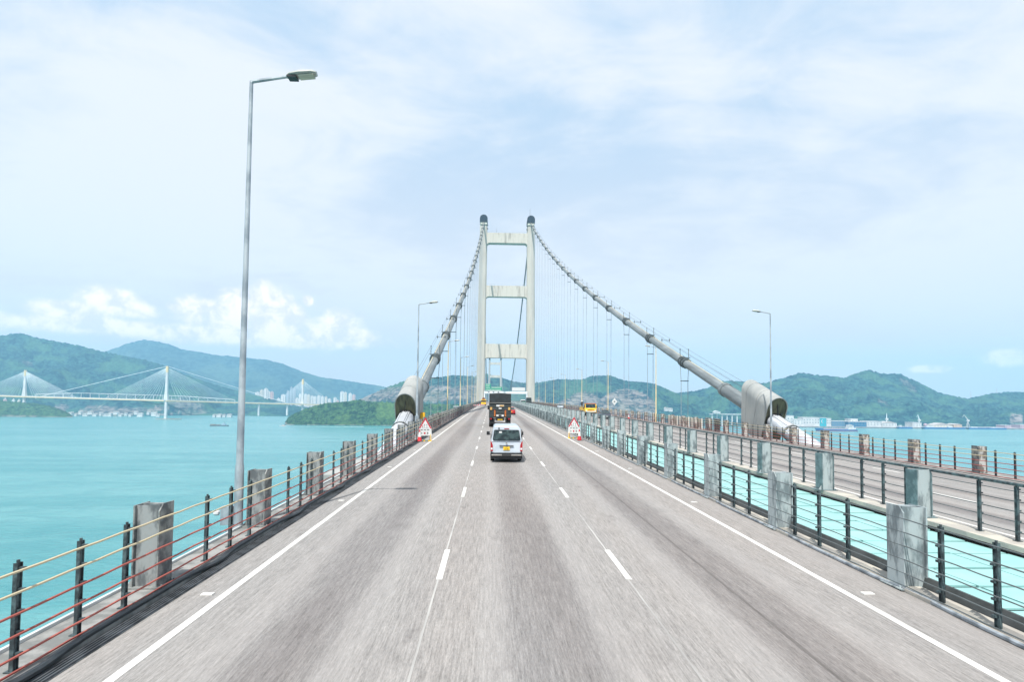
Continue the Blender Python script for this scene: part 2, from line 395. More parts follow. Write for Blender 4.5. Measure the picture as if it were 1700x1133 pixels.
def lines(name, spans, mt, dz=.004, w=.11):
    b = MB()
    for (x, y0, y1, ww) in spans:
        b.add(*strip([(x - ww / 2, XR(x)), (x + ww / 2, XR(x))], dz, y0, y1))
    return tag(b.build(name, mt), kind='structure')
lines('road_edge_line', [(-4.60, -12, 1100, .13), (6.48, -12, 1100, .13), (13.7, -12, 1100, .13), (24.7, -12, 1100, .13)], linem)
dash = []
for x in (-.96, 2.69, 17.4, 21.05):
    y = -6.8
    while y < 620: dash.append((x, y, y + 2.15, .12)); y += 9.0
lines('lane_marking', dash, linem, dz=.008)
lines('lane_joint', [(x, -12, 700, .035) for x in (-.98, 2.67, 17.4, 21.05)], jointm, dz=.004)
studs = MB()
y = 10.4
while y < 160:
    for x in (6.85, -4.9): studs.box(x - .1, x + .1, y - .06, y + .06, rz(y) + .002, rz(y) + .022)
    y += 9.0
tag(studs.build('road_stud', linem), kind='structure')

# drainage grating + rubber gutter hose
gr = MB()
for k in range(4):
    x = -5.52 + k * .05
    gr.add(*strip([(x, .0), (x, .03), (x + .022, .03), (x + .022, 0)], 0, -12, 420))
gr.add(*strip([(-5.55, .004), (-5.325, .004)], 0, -12, 420))
tag(gr.build('drain_grating', mat('grating steel', (.10, .11, .12), .5, .2, (.04, .045, .05), 3)), 'black slotted drain grating along the left edge of the road', 'drain grating')
def wavy(x0, amp, r, y0, y1, period, ph, zz, step=.3):
    pts = []; y = y0
    while y < y1:
        t = ((y - ph) / period) % 1.0
        s = math.exp(-((t - .5) / .13) ** 2)
        pts.append((x0 + amp * s, y, rz(y) + zz)); y += step
    return pts
hb = MB(); hb.tube(wavy(-5.66, .12, .07, -6, 200, 4.8, 10.8 - 1.0, .08), .052, 8)
tag(hb.build('rubber_hose', black_rub, smooth=True), 'thick black rubber hose winding along the foot of the left railing', 'hose')
hb = MB(); hb.tube(wavy(7.60, .07, .04, -6, 160, 4.8, 12.6, .035), .04, 6)
tag(hb.build('cable_duct', mat('grey duct', (.27, .30, .33), .5, 0, (.12, .14, .16), 4), smooth=True), 'thin grey cable duct lying along the right edge of our road', 'cable duct')

# median panels: pale turquoise sheets with open joints over a dark underlay
mp_ = MB(); y = -8.0
medm = mat('pale turquoise panel', (.28, .50, .482), .5, 0, (.225, .435, .42), .8, .3, .7, obj_rand=False)
meds = mat('median underlay', (.09, .17, .17), .8, obj_rand=False)
rnd = random.Random(3)
while y < 260:
    for (xa, xb) in ((8.16, 9.62), (9.64, 11.02), (11.04, 12.40)):
        j = rnd.uniform(-.05, .05); zt = rnd.uniform(-.012, .012)
        mp_.box(xa, xb, y + .03 + j, y + 1.17 + j, rz(y) - .16, rz(y) - .12 + zt)
    y += 1.2
tag(mp_.build('median', medm), kind='structure')
strip_obj('median_underlay', [(8.05, -.175), (12.44, -.175)], meds, y0=-12, y1=1500)
strip_obj('median_far', [(8.16, -.12), (12.40, -.12)], medm, y0=260, y1=1500)
fb = MB()
fb.add(*strip([(8.02, -.02), (8.10, .24), (8.14, .24), (8.14, -.17)], 0, -12, 620))
tag(fb.build('kerb_plate', fascia), 'dark steel plate along the foot of the railing between road and turquoise median', 'kerb plate')

# ------------------------------------------------------------------ parapets
def big_post(name, mt, web, h=1.47, side=1, depth=.46, fl=.46):
    """H-section post: inner flange at x=0, web and outer flange away from the road (side = direction of the outside)"""
    b = MB(); s = side
    def bx(a, c, y0, y1, z0, z1): b.box(min(s * a, s * c), max(s * a, s * c), y0, y1, z0, z1)
    # inner flange with chamfered top corner towards the traffic
    b.prism([(-fl / 2, 0), (fl / 2, 0), (fl / 2, h), (-fl / 2 + .12, h), (-fl / 2, h - .12)], 'x', min(0, s * .025), max(0, s * .025))
    bx(depth - .025, depth, -fl / 2, fl / 2, 0, h - .02)
    nfl = len(b.f)
    b.prism([(s * .025, 0), (s * (depth + .10), 0), (s * (depth + .10), .03), (s * (depth - .026), .22), (s * (depth - .026), h - .03), (s * .025, h - .01)], 'y', -fl / 2 + .06, -fl / 2 + .085)
    b.prism([(s * .025, .02), (s * (depth - .026), .02), (s * (depth - .026), h - .05), (s * .025, h - .05)], 'y', .02, .045)
    nweb = len(b.f)
    bx(-.10, depth + .16, -fl / 2 - .06, fl / 2 + .06, .0, .022)
    for yy in (-.2, .2): b.tube([(-s * .06, yy, .02), (-s * .06, yy, .06)], .018, 6)
    b.box(min(s * .08, s * (depth - .05)), max(s * .08, s * (depth - .05)), -.03, .1, h - .035, h - .02)
    o = b.build(name, mt); o.data.materials.append(web)
    for i in range(nfl, nweb): o.data.polygons[i].material_index = 1  # webs lighter than flanges: lit and shaded faces put into the steel colours
    return o
def small_post(name, mt, h=1.33, side=1):
    b = MB(); s = side
    b.box(-.026, .026, -.045, -.033, 0, h); b.box(-.026, .026, .033, .045, 0, h); b.box(-.008, .008, -.033, .033, 0, h)
    b.box(-.07, .07, -.07, .07, .0, .015)
    b.tube([(0, 0, h - .01), (0, 0, h + .035)], .02, 6)
    for z in (1.26, 1.0, .74, .48, .22):
        b.box(min(0, -s * .085), max(0, -s * .085), -.03, .03, z - .018, z + .018)
    return b.build(name, mt)

def railing(label, X, side, L0, step, zo, big, small, wires, heights, offs, h_big=1.47, top_rail=False, big_x=None, sh=1.33, group='railings beside the carriageways'):
    root = empty('railing', (X, L0, rz(L0) + zo), 0, label, 'railing', group)
    wx = X - side * .09; bx_ = X + side * .0 if big_x is None else big_x
    bp = big_post('steel_post', big[0], big[1], h_big, side); sp = small_post('slim_post', small, sh, side)
    bp.parent = root; sp.parent = root
    def loc(x, y): return (x - X, y - L0, rz(y) + zo - rz(L0) - zo)
    firstb = True; nb = 0; k = math.ceil((0.5 - L0) / step)
    y = L0 + k * step; bigs = []; smalls = []
    while y < 1000:
        bigs.append(y); smalls += [y + o for o in offs]; y += step
    restb = MB(); rests = MB()
    for i, yy in enumerate(bigs):
        if i == 0: bp.location = loc(bx_, yy)
        elif i < 96: dup(bp, loc(bx_, yy), root)
        else: l = loc(bx_, yy); restb.box(l[0] - .02, l[0] + side * .4, l[1] - .2, l[1] + .2, l[2], l[2] + h_big)
    smalls = sorted(s_ for s_ in smalls if s_ > 1.0)
    for i, yy in enumerate(smalls):
        if i == 0: sp.location = loc(X, yy)
        elif i < 99: dup(sp, loc(X, yy), root)
        elif yy < 900: l = loc(X, yy); rests.box(l[0] - .04, l[0] + .04, l[1] - .04, l[1] + .04, l[2], l[2] + sh)
    o = restb.build('steel_post', big[0], root, label='run of steel posts farther along the bridge'); o['kind'] = 'stuff'
    o = rests.build('slim_post', small, root, label='run of slim posts farther along the bridge'); o['kind'] = 'stuff'
    for z, w in zip(heights, wires):
        b = MB(); pts = []; yy = -6.0; ky = sorted(smalls)
        while yy < 800:
            sag = -.012 * abs(math.sin(yy * 2.7)) if yy < 60 else 0
            pts.append((wx - X, yy - L0, rz(yy) - rz(L0) + z + sag)); yy += .55 if yy < 60 else 8
        b.tube(pts, (.018 if w is not wire_grey else .012), 6); b.build('wire', w, root, smooth=True)
    if top_rail:
        b = MB(); pts = [(0, yy - L0, rz(yy) - rz(L0) + sh + .05) for yy in [-6 + 6 * i for i in range(140)]]
        b.tube(pts, .045, 6); b.build('top_rail', slim_dark, root)
    return root
HT = [1.26, 1.0, .74, .48, .22, .0]
railing('railing on the left edge with cream and red wires above the water', -5.86, -1, 10.8, 4.8, .05, (steel_dark, steel), slim_dark, [wire_cream] * 2 + [wire_red] * 4, [1.26, 1.0, .74, .48, .22, .04], (-3.3, -2.2, -1.15), 1.47)
railing('pale grey railing between our road and the turquoise median', 7.76, 1, 10.8, 4.81, .02, (steel_pale, steel_pale), slim_dark, [wire_grey] * 6, [1.30, 1.05, .80, .55, .30, .07], (-3.2, -2.1, -1.0), 1.52, big_x=7.66)
railing('railing with dark top rail between the turquoise median and the opposite road', 12.9, -1, 16.8, 4.85, .10, (steel_teal, steel_pale), slim_dark, [wire_grey] * 5, [1.2, .95, .7, .45, .2], (-1.85, -2.95, -4.0), 1.40, top_rail=True)
railing('railing on the far right edge with rusty posts above the water', 25.72, 1, 30.0, 4.75, -.32, (steel_dark, steel_rust), slim_dark, [wire_cream] * 2 + [wire_red] * 4, [1.26, 1.0, .74, .48, .22, .04], (-1.25, -2.35, -3.4), 1.47)

# louvre panels and cream windscreens fixed outside the railings
def louvre(X, Y, w, h, side, m_frame, zo):
    b = MB(); b.box(-.04, .04, -w / 2, -w / 2 + .12, 0, h); b.box(-.04, .04, w / 2 - .12, w / 2, 0, h)
    b.box(-.04, .04, -w / 2 + .121, w / 2 - .121, h - .12, h); b.box(-.04, .04, -w / 2 + .121, w / 2 - .121, 0, .12)
    n = int((h - .24) / .22)
    for i in range(n):
        z = .12 + (i + .5) * (h - .24) / n; b.box(-.035, .035, -w / 2 + .121, w / 2 - .121, z - .035, z + .035)
    root = empty('louvre_panel', (X, Y, rz(Y) + zo))
    b.build('frame', m_frame, root); b = MB(); b.box(side * .10 - .01, side * .10 + .01, -w / 2 + .05, w / 2 - .05, .02, h - .04); b.build('backing', blackp, root)
    return root
lp = louvre(25.98, 66.0, 1.7, 1.5, 1, steel, -.3); tag(lp, 'grey louvre panel with dark slots in the far right railing, beside the cable hood', 'louvre panel', 'louvre panels in the railings')
lp2 = louvre(25.98, 68.6, 1.7, 1.5, 1, steel, -.3); tag(lp2, 'second grey louvre panel in the far right railing, beyond the one beside the hood', 'louvre panel', 'louvre panels in the railings')
for k, (yy, lb) in enumerate(((64, 'first dark louvre panel in the left railing just behind the left warning triangle'), (66.2, 'second dark louvre panel in the left railing behind the left warning triangle'), (68.4, 'third dark louvre panel in the left railing behind the left warning triangle'))):
    l_ = louvre(-6.38, yy, 2.0, 1.45, -1, steel_dark, .02); tag(l_, lb, 'louvre panel', 'louvre panels in the railings')
cream_panel = mat('cream wind panel', (.66, .62, .55), .7, 0, (.5, .46, .4), 1.5)
ords = ['first', 'second', 'third', 'fourth', 'fifth', 'sixth', 'seventh', 'eighth']
for k in range(6):
    yy = 72.5 + k * 2.4
    b = MB(); b.box(-.05, .05, -.75, .75, .1, 1.25); b.box(-.03, .09, -.78, -.70, 0, 1.32); b.box(-.03, .09, .70, .78, 0, 1.32)
    for z in (.35, .65, .95): b.box(-.065, -.051, -.7, .7, z, z + .03)
    tag(b.build('wind_panel', cream_panel, loc=(26.35, yy, rz(yy) - .3)), '%s cream panel outside the far right railing, counting away from the louvres' % ords[k], 'wind panel', 'cream panels outside the far right railing')

# ------------------------------------------------------------------ suspension bridge: towers
XC = 10.3
def tower(Y, label, detail=True):
    root = empty('bridge_tower', (XC, Y, SEA), 0, label, 'bridge tower', 'suspension bridge towers')
    z = lambda h: h - SEA
    def half(h): return 18.75 - (h - 0) * (18.75 - 17.75) / 138
    for s in (-1, 1):
        b = MB(); rings = []
        for h in [SEA - 2, -20, 0, 20, 40, 60, 80, 100, 120, 137.5]:
            cx = s * half(h); w = 3.25 - .45 * (h + 64) / 200; dp = 5.2 - 1.6 * (h + 64) / 200; c_ = .9
            if h > 110: pass
            rings.append([(cx + px_, py_, z(h)) for px_, py_ in ((-w, -dp + c_), (-w + c_, -dp), (w - c_, -dp), (w, -dp + c_), (w, dp - c_), (w - c_, dp), (-w + c_, dp), (-w, dp - c_))])
        b.loft(rings); leg = b.build('leg', concrete, root)
        # saddle collar + dark domed cover
        b = MB(); cx = s * half(138); b.box(cx - 2.5, cx + 2.5, -4.2, 4.2, z(137.52), z(139.6)); b.build('collar', mat('white collar', (.72, .70, .62), .8, 0, (.6, .58, .5), .3), root, bevel=.2)
        b = MB(); prof = [(-2.9, 0), (-2.9, 2.7)] + [(-2.9 * math.cos(t), 2.7 + 2.9 * math.sin(t)) for t in [math.pi * i / 12 for i in range(1, 12)]] + [(2.9, 2.7), (2.9, 0)]
        b.prism([(cx + u, z(139.2) + v) for u, v in prof], 'y', -4.6, 4.6); b.build('saddle_cover', domem, root)
        if detail:
            b = MB()
            for (dh, dx_) in ((-1.0, 3.0), (-3.6, 3.0)):
                xx = cx - s * dx_; b.box(xx - .35, xx + .35, -3.8, -3.0, z(138 + dh) - .4, z(138 + dh) + .4)
                b.box(min(cx - s * 2.2, xx), max(cx - s * 2.2, xx), -3.6, -3.45, z(138 + dh) - .1, z(138 + dh) + .1)
            b.build('bracket_lamp', clampm, root)
    def beam(h0, h1, nm='cross_beam'):
        hh = (h0 + h1) / 2; wi = half(hh) - 2.6; b = MB(); r = 2.2
        prof = [(-wi, z(h1)), (-wi, z(h0) - r)]
        for i in range(1, 7):
            t = math.pi / 2 * i / 6; prof.append((-wi + r - r * math.cos(t), z(h0) - r + r * math.sin(t)))
        for i in range(0, 6):
            t = math.pi / 2 * (1 - i / 6); prof.append((wi - r + r * math.cos(t), z(h0) - r + r * math.sin(t)))
        prof += [(wi, z(h0) - r), (wi, z(h1))]
        # quad strip version (concave-safe): top edge to lower edge
        low = prof[1:-1]
        vs = []; fs = []
        for yy in (-3.0, 3.0):
            for (u, v) in low: vs += [(u, yy, v), (u, yy, z(h1))]
        n = len(low)
        for k in range(n - 1):
            a = 2 * k; fs += [(a, a + 2, a + 3, a + 1), (a + 2 * n, a + 1 + 2 * n, a + 3 + 2 * n, a + 2 + 2 * n), (a, a + 2 * n, a + 2 + 2 * n, a + 2), (a + 1, a + 3, a + 3 + 2 * n, a + 1 + 2 * n)]
        fs += [(0, 1, 1 + 2 * n, 2 * n), (2 * n - 2, 4 * n - 2, 4 * n - 1, 2 * n - 1)]
        b.add(vs, fs); o = b.build(nm, conc_beam, root)
        if detail:
            b = MB()
            for i in range(0, 12): b.tube([(-wi + 1 + i * (2 * wi - 2) / 11, -2.8, z(h1)), (-wi + 1 + i * (2 * wi - 2) / 11, -2.8, z(h1) + 1.0)], .05, 4)
            b.tube([(-wi + 1, -2.8, z(h1) + 1.0), (wi - 1, -2.8, z(h1) + 1.0)], .05, 4); b.build('handrail', galv, o)
            b = MB()
            for i in range(7):
                xx = -wi + 2.5 + i * (2 * wi - 5) / 6; b.box(xx - .04, xx + .04, -3.02, -3.004, z(h0) + .3, z(h1) - .1)
            b.build('panel_joint', mat('beam joint', (.40, .39, .35), .9), o)
    beam(124.0, 131.6); beam(83.4, 91.6); beam(37.4, 47.8); beam(-12, -4.5)
    if detail:
        b = MB(); cx = half(138); b.tube([(cx - .7, -1, z(144.5)), (cx - .7, -1, z(151))], .09, 5); b.build('mast', clampm, root)
        b = MB(); b.tube([(-8, -1, z(131.6)), (-8, -1, z(135.6))], .07, 5); b.build('mast', clampm, root)
    return root
tower(432, 'tall pale concrete tower with three cross beams nearest to us on the suspension bridge')
tower(1809, 'small distant tower of the suspension bridge seen through the opening of the nearer tower', False)

# cables
XL, XRC = -8.25, 28.15
XCL = lambda Y: None
def cz(Y):
    if Y <= 432: e = Y - 60; return 2.9 + .288 * e + .00022 * e * e
    if Y <= 1809:
        t = (Y - 1120.5) / 688.5; return 8 + 132.5 * t * t
    t = (Y - 1809) / 330; return 140.5 - 120 * t
def cxx(side, Y):                      # cables run slightly towards the tower heads
    base = XL if side < 0 else XRC
    top = XC + side * 17.75
    if Y <= 432: return base + (top - base) * ((Y - 60) / 372)
    return top
CY = [83.5 + 18.2 * k for k in range(19)]
def cable(side, label):
    root = empty('main_cable', (cxx(side, 62), 62, cz(62)), 0, label, 'main cable', 'main cables of the suspension bridge')
    O = Vector(root.location)
    L = lambda x, y, z_: Vector((x, y, z_)) - O
    pts = [L(cxx(side, y), y, cz(y)) for y in [61.5] + [66 + 6 * i for i in range(0, 61)] + [432]]
    b = MB(); b.tube(pts, .56, 14); b.build('cable_pipe', cablem, root, smooth=True)
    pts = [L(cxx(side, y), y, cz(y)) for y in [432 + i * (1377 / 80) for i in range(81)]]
    b = MB(); b.tube(pts, .56, 8); b.build('cable_pipe', mat('shaded cable', (.12, .15, .17), .6), root, smooth=True)  # darker copy of the cable colour, shade painted into the main span
    pts = [L(cxx(side, y), y, cz(y)) for y in [1809, 1900, 2000, 2139]]
    b = MB(); b.tube(pts, .56, 8); b.build('cable_pipe', cablem, root, smooth=True)
    b = MB(); b.tube([L(cxx(side, y), y, cz(y)) for y in (61.5, 68.6)], .78, 14); b.tube([L(cxx(side, y), y, cz(y)) for y in (68.3, 69.0)], .86, 14); b.build('collar', cablem, root, smooth=True)
    # clamps, with uprights for the handrail
    def frame(y):
        t = Vector((0, 1, (cz(y + 1) - cz(y - 1)) / 2)).normalized(); n = Vector((0, -t.z, t.y)); return t, n
    for y in CY:
        t, n = frame(y); c = L(cxx(side, y), y, cz(y)); xv = Vector((1, 0, 0))
        b = MB(); b.tube([c - t * 1.0, c + t * 1.0], .69, 12); b.tube([c - t * .25, c + t * .25], .80, 12)
        b.tube([c - t * 1.02, c - t * .86], .74, 12); b.tube([c + t * .86, c + t * 1.02], .74, 12)
        for s in (-1, 1):
            b.tube([c + xv * s * .62 + t * .1 + n * .45, c + xv * s * .62 + t * .1 + Vector((0, 0, 1.9))], .045, 5)
            b.box(*[q for a_ in ((-.12, .12), (-.16, .16), (-.1, .1)) for q in a_], rot=Matrix.Identity(3), c=(0, 0, 0)) if False else None
            cc = c + xv * s * .62 + t * .1 + Vector((0, 0, 1.9)); b.ball(cc, .09, 6)
        b.tube([c + xv * -.8 + n * .72, c + xv * .8 + n * .72], .05, 5)
        b.build('clamp', clampm, root)
        if y + 9.1 < 425:
            y2 = y + 9.1; t, n = frame(y2); c = L(cxx(side, y2), y2, cz(y2)); b = MB()
            for s in (-1, 1):
                b.tube([c + xv * s * .62 + Vector((0, 0, 1.25)), c + xv * s * .62 + Vector((0, 0, 1.8))], .04, 5); b.ball(c + xv * s * .62 + Vector((0, 0, 1.55)), .12, 6)
            b.tube([c + xv * -.62 + Vector((0, 0, 1.5)), c + xv * .62 + Vector((0, 0, 1.5))], .035, 4)
            b.build('wire_spreader', clampm, root)
    for s in (-1, 1):
        for hgt in (1.25, 1.85):
            b = MB(); b.tube([L(cxx(side, y) + s * .62, y, cz(y) + hgt) for y in [62] + CY + [430]], .016, 4); b.build('hand_wire', wire_grey, root)
    b = MB(); b.tube([L(cxx(side, y) + .2 * side, y, cz(y) + .57) for y in [62] + [70 + 10 * i for i in range(36)] + [428]], .05, 5); b.build('conduit', mat('cream conduit', (.62, .56, .40), .5), root)
    return root
cable(-1, 'left main cable, sweeping up steeply from its concrete hood to the tower head')
cable(1, 'right main cable, rising in a long curve from its concrete hood to the tower')

# hangers
def hanger(side, y, base_z, big=True):
    x = cxx(side, y); top = cz(y); root = empty('hanger', (x, y, base_z))
    r = .042 if y < 440 else .05
    h = top - base_z
    for s in (-1, 1):
        b = MB(); pts = [(s * .64, 0, h - .2), (s * .50, 0, max(.2, h - 2.7)), (s * .50, 0, 0)]
        b.tube(pts, r, 6 if big else 4); b.build('strand', hangm, root)
    if big and h > 3:
        b = MB(); b.box(-.60, .60, -.05, .05, h - 2.78, h - 2.66); b.build('spreader', clampm, root)
        b = MB(); b.tube([(-.5, 0, 0), (-.5, 0, .9)], .08, 6); b.tube([(.5, 0, 0), (.5, 0, .9)], .08, 6); b.build('socket', clampm, root)
    return root
def nth(n):
    u = ['zeroth', 'first', 'second', 'third', 'fourth', 'fifth', 'sixth', 'seventh', 'eighth', 'ninth', 'tenth', 'eleventh', 'twelfth', 'thirteenth', 'fourteenth', 'fifteenth', 'sixteenth', 'seventeenth', 'eighteenth', 'nineteenth']
    if n < 20: return u[n]
    t = {20: 'twenty', 30: 'thirty', 40: 'forty', 50: 'fifty', 60: 'sixty', 70: 'seventy'}[n // 10 * 10]
    return (t[:-1] + 'ieth') if n % 10 == 0 else t + '-' + u[n % 10]
for side, sn in ((-1, 'left'), (1, 'right')):
    for k, y in enumerate(CY):
        o = hanger(side, y, rz(y) - (.75 if side < 0 else 1.1))
        tag(o, '%s hanger pair along the %s main cable, counting up from its concrete hood' % (nth(k + 1), sn), 'hanger cable', 'hangers below the near part of the main cables')
    k = 0; y = 432 + 18.2
    while y < 1800:
        o = hanger(side, y, rz(y) - .9, False); k += 1
        tag(o, '%s pair of hanger strands beyond the near tower under the %s main cable' % (nth(k), sn), 'hanger cable', 'hangers of the main span beyond the near tower'); y += 18.2

# hoods where the cables enter the anchorage
def hood(side):
    X = XL if side < 0 else XRC; sn = 'left' if side < 0 else 'right'
    X += -.05 if side < 0 else 0
    Y0, Y1 = 56.7, 62.0
    root = empty('cable_hood', (X, Y0, -.4), 0, 'grey arched concrete hood over the end of the %s main cable' % sn, 'cable hood', 'hoods at the cable ends')
    def arch(hw, top, y, zb, skew=0):
        pts = [(-hw, zb)] + [(-hw * math.cos(t), top - 1.15 + (1.15) * math.sin(t)) for t in [math.pi * i / 20 for i in range(0, 21)]] + [(hw, zb)]
        return [Vector((px_, y + (z_ - 2) * skew, z_ + .4)) for px_, z_ in pts]
    b = MB(); sk = -.48
    o0, o1 = arch(1.04, 4.35, 0, .35 - .4, sk), arch(1.04, 6.4, Y1 - Y0, 1.0, -.04)
    i0, i1 = arch(.97, 4.28, 0, .35 - .4, sk), arch(.97, 6.33, Y1 - Y0, 1.0, -.04)
    n = len(o0); vs = o0 + o1 + i0 + i1; fs = []
    for k in range(n - 1):
        fs += [(k, k + 1, n + k + 1, n + k), (2 * n + k, 3 * n + k, 3 * n + k + 1, 2 * n + k + 1), (k, 2 * n + k, 2 * n + k + 1, k + 1), (n + k, n + k + 1, 3 * n + k + 1, 3 * n + k)]
    fs += [(0, n, 3 * n, 2 * n), (n - 1, 3 * n - 1, 4 * n - 1, 2 * n - 1)]
    b.add(vs, fs); b.build('shell', hoodm, root, smooth=True)
    for yy, lab in ((2.1, 0), (4.2, 0)):
        t_ = yy / (Y1 - Y0); a_ = [p.lerp(q_, t_) for p, q_ in zip(o0, o1)]; cx_ = Vector((0, yy, 2.5 + t_ * 1.6)); b = MB(); b.tube([p + (p - cx_).normalized() * .004 for p in a_], .014, 4); b.build('seam', mat('hood seam', (.16, .17, .17), .8), root)
    for kk in (0, 20):
        pass
    w0 = arch(.965, 4.275, .09, .0, sk); b = MB(); b.add(w0, [tuple(range(len(w0)))]); b.add([v + Vector((0, .06, 0)) for v in w0], [tuple(range(len(w0)))]); ew = b.build('end_wall', olive, root)
    b = MB(); b.box(-.02, .02, -.75, -.60, 3.0, 4.3)
    for xx in (-.42, -.08, .12, .45): b.box(xx - .06, xx + .06, -.56, -.30, 3.05, 3.17)
    b.build('fixing', blackp, ew)
    # shroud cylinder
    b = MB(); p0 = Vector((0, .5, 2.55)); p1 = Vector((0, -3.2, 1.42)); b.tube([p0, p1], .76, 24); sh = b.build('shroud', mat('pale shroud', (.50, .52, .55), .45, .1, (.38, .40, .43), .8, stretch=(2, .3, 2)), root, smooth=True)
    b = MB(); b.tube([p0 + Vector((0, -.36, -.1)), p0 + Vector((0, -.55, -.17))], .86, 24); b.build('ring', blackp, sh, smooth=True)  # black band modelled in place of the shadow gap around the shroud
    b = MB(); b.tube([p1, p1 + Vector((0, -.16, -.05))], .83, 20); b.build('flange', steel_dark, sh, smooth=True)
    for a_ in (-.5, .35, .55):
        b = MB(); q = Vector((math.sin(a_) * .78, 0, math.cos(a_) * .78)); b.tube([p0 + q, p1 + q], .025, 5); b.build('conduit', wire_grey, sh)
    b = MB(); a0 = p1 + Vector((0, -.25, -.08)); b.tube([a0, a0 + Vector((0, -6.5, -2.1))], [.76, .80], 16); b.build('lower_shroud', MATS['pale shroud'], root, smooth=True)
    for xx in (-.5, .45):
        b = MB(); b.tube([(xx, .2, 3.05), (xx * 1.0 + side * .0 - .5, -9.5, -.6)], .028, 5); b.build('stay_rod', white_p, root)
    return root
hood(-1); hood(1)
for side in (-1, 1):
    X = XL if side < 0 else XRC
    b = MB(); b.box(X - (2.2 if side < 0 else 1.1), X + (1.0 if side < 0 else 2.2), 36, 62.4, SEA - 2, -.9 if side < 0 else -1.15)
    tag(b.build('anchor_pier', hoodm, bevel=.1), 'concrete pier carrying the hood at the end of the %s main cable' % ('left' if side < 0 else 'right'), 'bridge pier', 'piers under the cable hoods')

# portal gantry at the near tower with direction signs
gy = 424.0; gz = rz(gy)
gan = empty('sign_gantry', (XC, gy, gz), 0, 'white sign gantry across the road in front of the near tower, with green direction signs', 'sign gantry')
b = MB(); b.box(-15.9, 15.9, -.5, .5, 6.5, 8.2); b.build('beam', white_p, gan)
for s in (-1, 1): b = MB(); b.box(s * 15.55 - .35, s * 15.55 + .35, -.35, .35, 0, 6.49); b.build('column', white_p, gan)
b = MB()
for xx in (-12.4, -9.0, -5.4): b.box(xx - .55, xx + .55, -.62, -.51, 7.2, 7.8)
b.build('camera_box', blackp, gan)
def green(x0, x1, z0, z1, rows):
    b = MB(); b.box(x0, x1, -.75, -.6, z0, z1); s_ = b.build('green_sign', signgreen, gan); b = MB(); rr = random.Random(int(x0 * 10))
    for i in range(rows):
        zc = z0 + (i + .5) * (z1 - z0) / rows; x = x0 + .4
        while x < x1 - .6:
            w = rr.uniform(.25, .5); b.box(x, x + w, -.79, -.765, zc - .28, zc + .22); x += w + .18
    b.box(x0 + .1, x1 - .1, -.79, -.765, z1 - .22, z1 - .12); b.box(x0 + .1, x1 - .1, -.79, -.765, z0 + .12, z0 + .22)
    b.build('lettering', signwhite, s_)
green(-14.9, -11.2, 8.6, 13.8, 4); green(-10.7, -2.9, 8.6, 11.6, 2)
b = MB(); b.box(4.6, 14.2, .2, .3, 8.7, 11.2)
for i in range(9): b.box(4.8 + i * 1.12, 4.86 + i * 1.12, .05, .19, 8.5, 11.2)
b.build('sign_back', signwhite, gan)

# ------------------------------------------------------------------ street lamps
def lamp(x, y, zo, h, s, mt):
    root = empty('street_lamp', (x, y, rz(y) + zo))
    b = MB(); b.tube([(0, 0, 0), (0, 0, 1.6), (0, 0, 1.75), (0, 0, h)], [.118, .110, .092, .046], 12); b.box(-.22, .22, -.22, .22, 0, .03); b.box(-.2, .4, -.2, .2, -.35, -.001); b.build('pole', mt, root, smooth=True)
    b = MB(); b.tube([(0, 0, h - .05), (s * .04, 0, h + .0), (s * .95, 0, h + .16)], [.055, .05, .04], 8); b.build('arm', galv, root, smooth=True)
    b = MB(); x0, x1 = s * .93, s * 1.72
    rings = []
    for t, w, hh in ((0, .07, .05), (.12, .15, .09), (.45, .19, .12), (.85, .17, .10), (1, .10, .05)):
        xx = x0 + (x1 - x0) * t; zc = h + .16 + .1 * t
        rings.append([(xx, w * math.cos(a_), zc + (hh if math.sin(a_) > 0 else .04) * math.sin(a_)) for a_ in [2 * math.pi * k / 12 for k in range(12)]])
    b.loft(rings); hd = b.build('lamp_head', mat('lamp housing', (.42, .43, .40), .5, .1), root, smooth=True)
    b = MB(); b.box(min(x0 + s * .33, x1 - s * .06), max(x0 + s * .33, x1 - s * .06), -.12, .12, h + .155, h + .185, rot=Matrix.Rotation(-s * .125, 3, 'Y')); b.build('lens', lensm, hd)
    b = MB(); b.box(min(x0 + s * .04, x0 + s * .28), max(x0 + s * .04, x0 + s * .28), -.13, .13, h + .10, h + .15); b.build('gear_box', blackp, hd)
    return root
lw = ['grey galvanised lamp post nearest to us, rising beside the left railing', 'second lamp post on the left, beside the left cable hood']
for k in range(9):
    y = 15.35 + 36.75 * k if k < 2 else 52.1 + 35.8 * (k - 1)
    o = lamp(-6.66 if k else -6.52, y, -.03, 11.9 if k == 0 else 11.75, 1, galv if k < 2 else creamp)
    tag(o, lw[k] if k < 2 else 'cream painted lamp post on the left, %s one beyond the left cable hood' % nth(k - 1), 'street lamp', 'street lamps on the left edge')
    if k == 0:
        b = MB(); b.box(-.40, -.14, -.12, .1, .15, .62); b.build('junction_box', galv, o); b = MB(); b.ball((-.55, 0, .45), .09, 8); b.build('warning_light', whitel, o)
    if k == 1:
        b = MB(); b.box(-.16, .16, -.18, .18, 1.2, 1.7); b.build('junction_box', galv, o)
for k in range(9):
    y = 53.4 + 38 * k
    o = lamp(26.2, y, -.35, 11.95, -1, galv if k == 0 else creamp)
    tag(o, 'grey lamp post on the far right edge, standing in front of the right cable hood' if k == 0 else 'cream lamp post on the far right edge, %s one beyond the right cable hood' % nth(k), 'street lamp', 'street lamps on the far right edge')
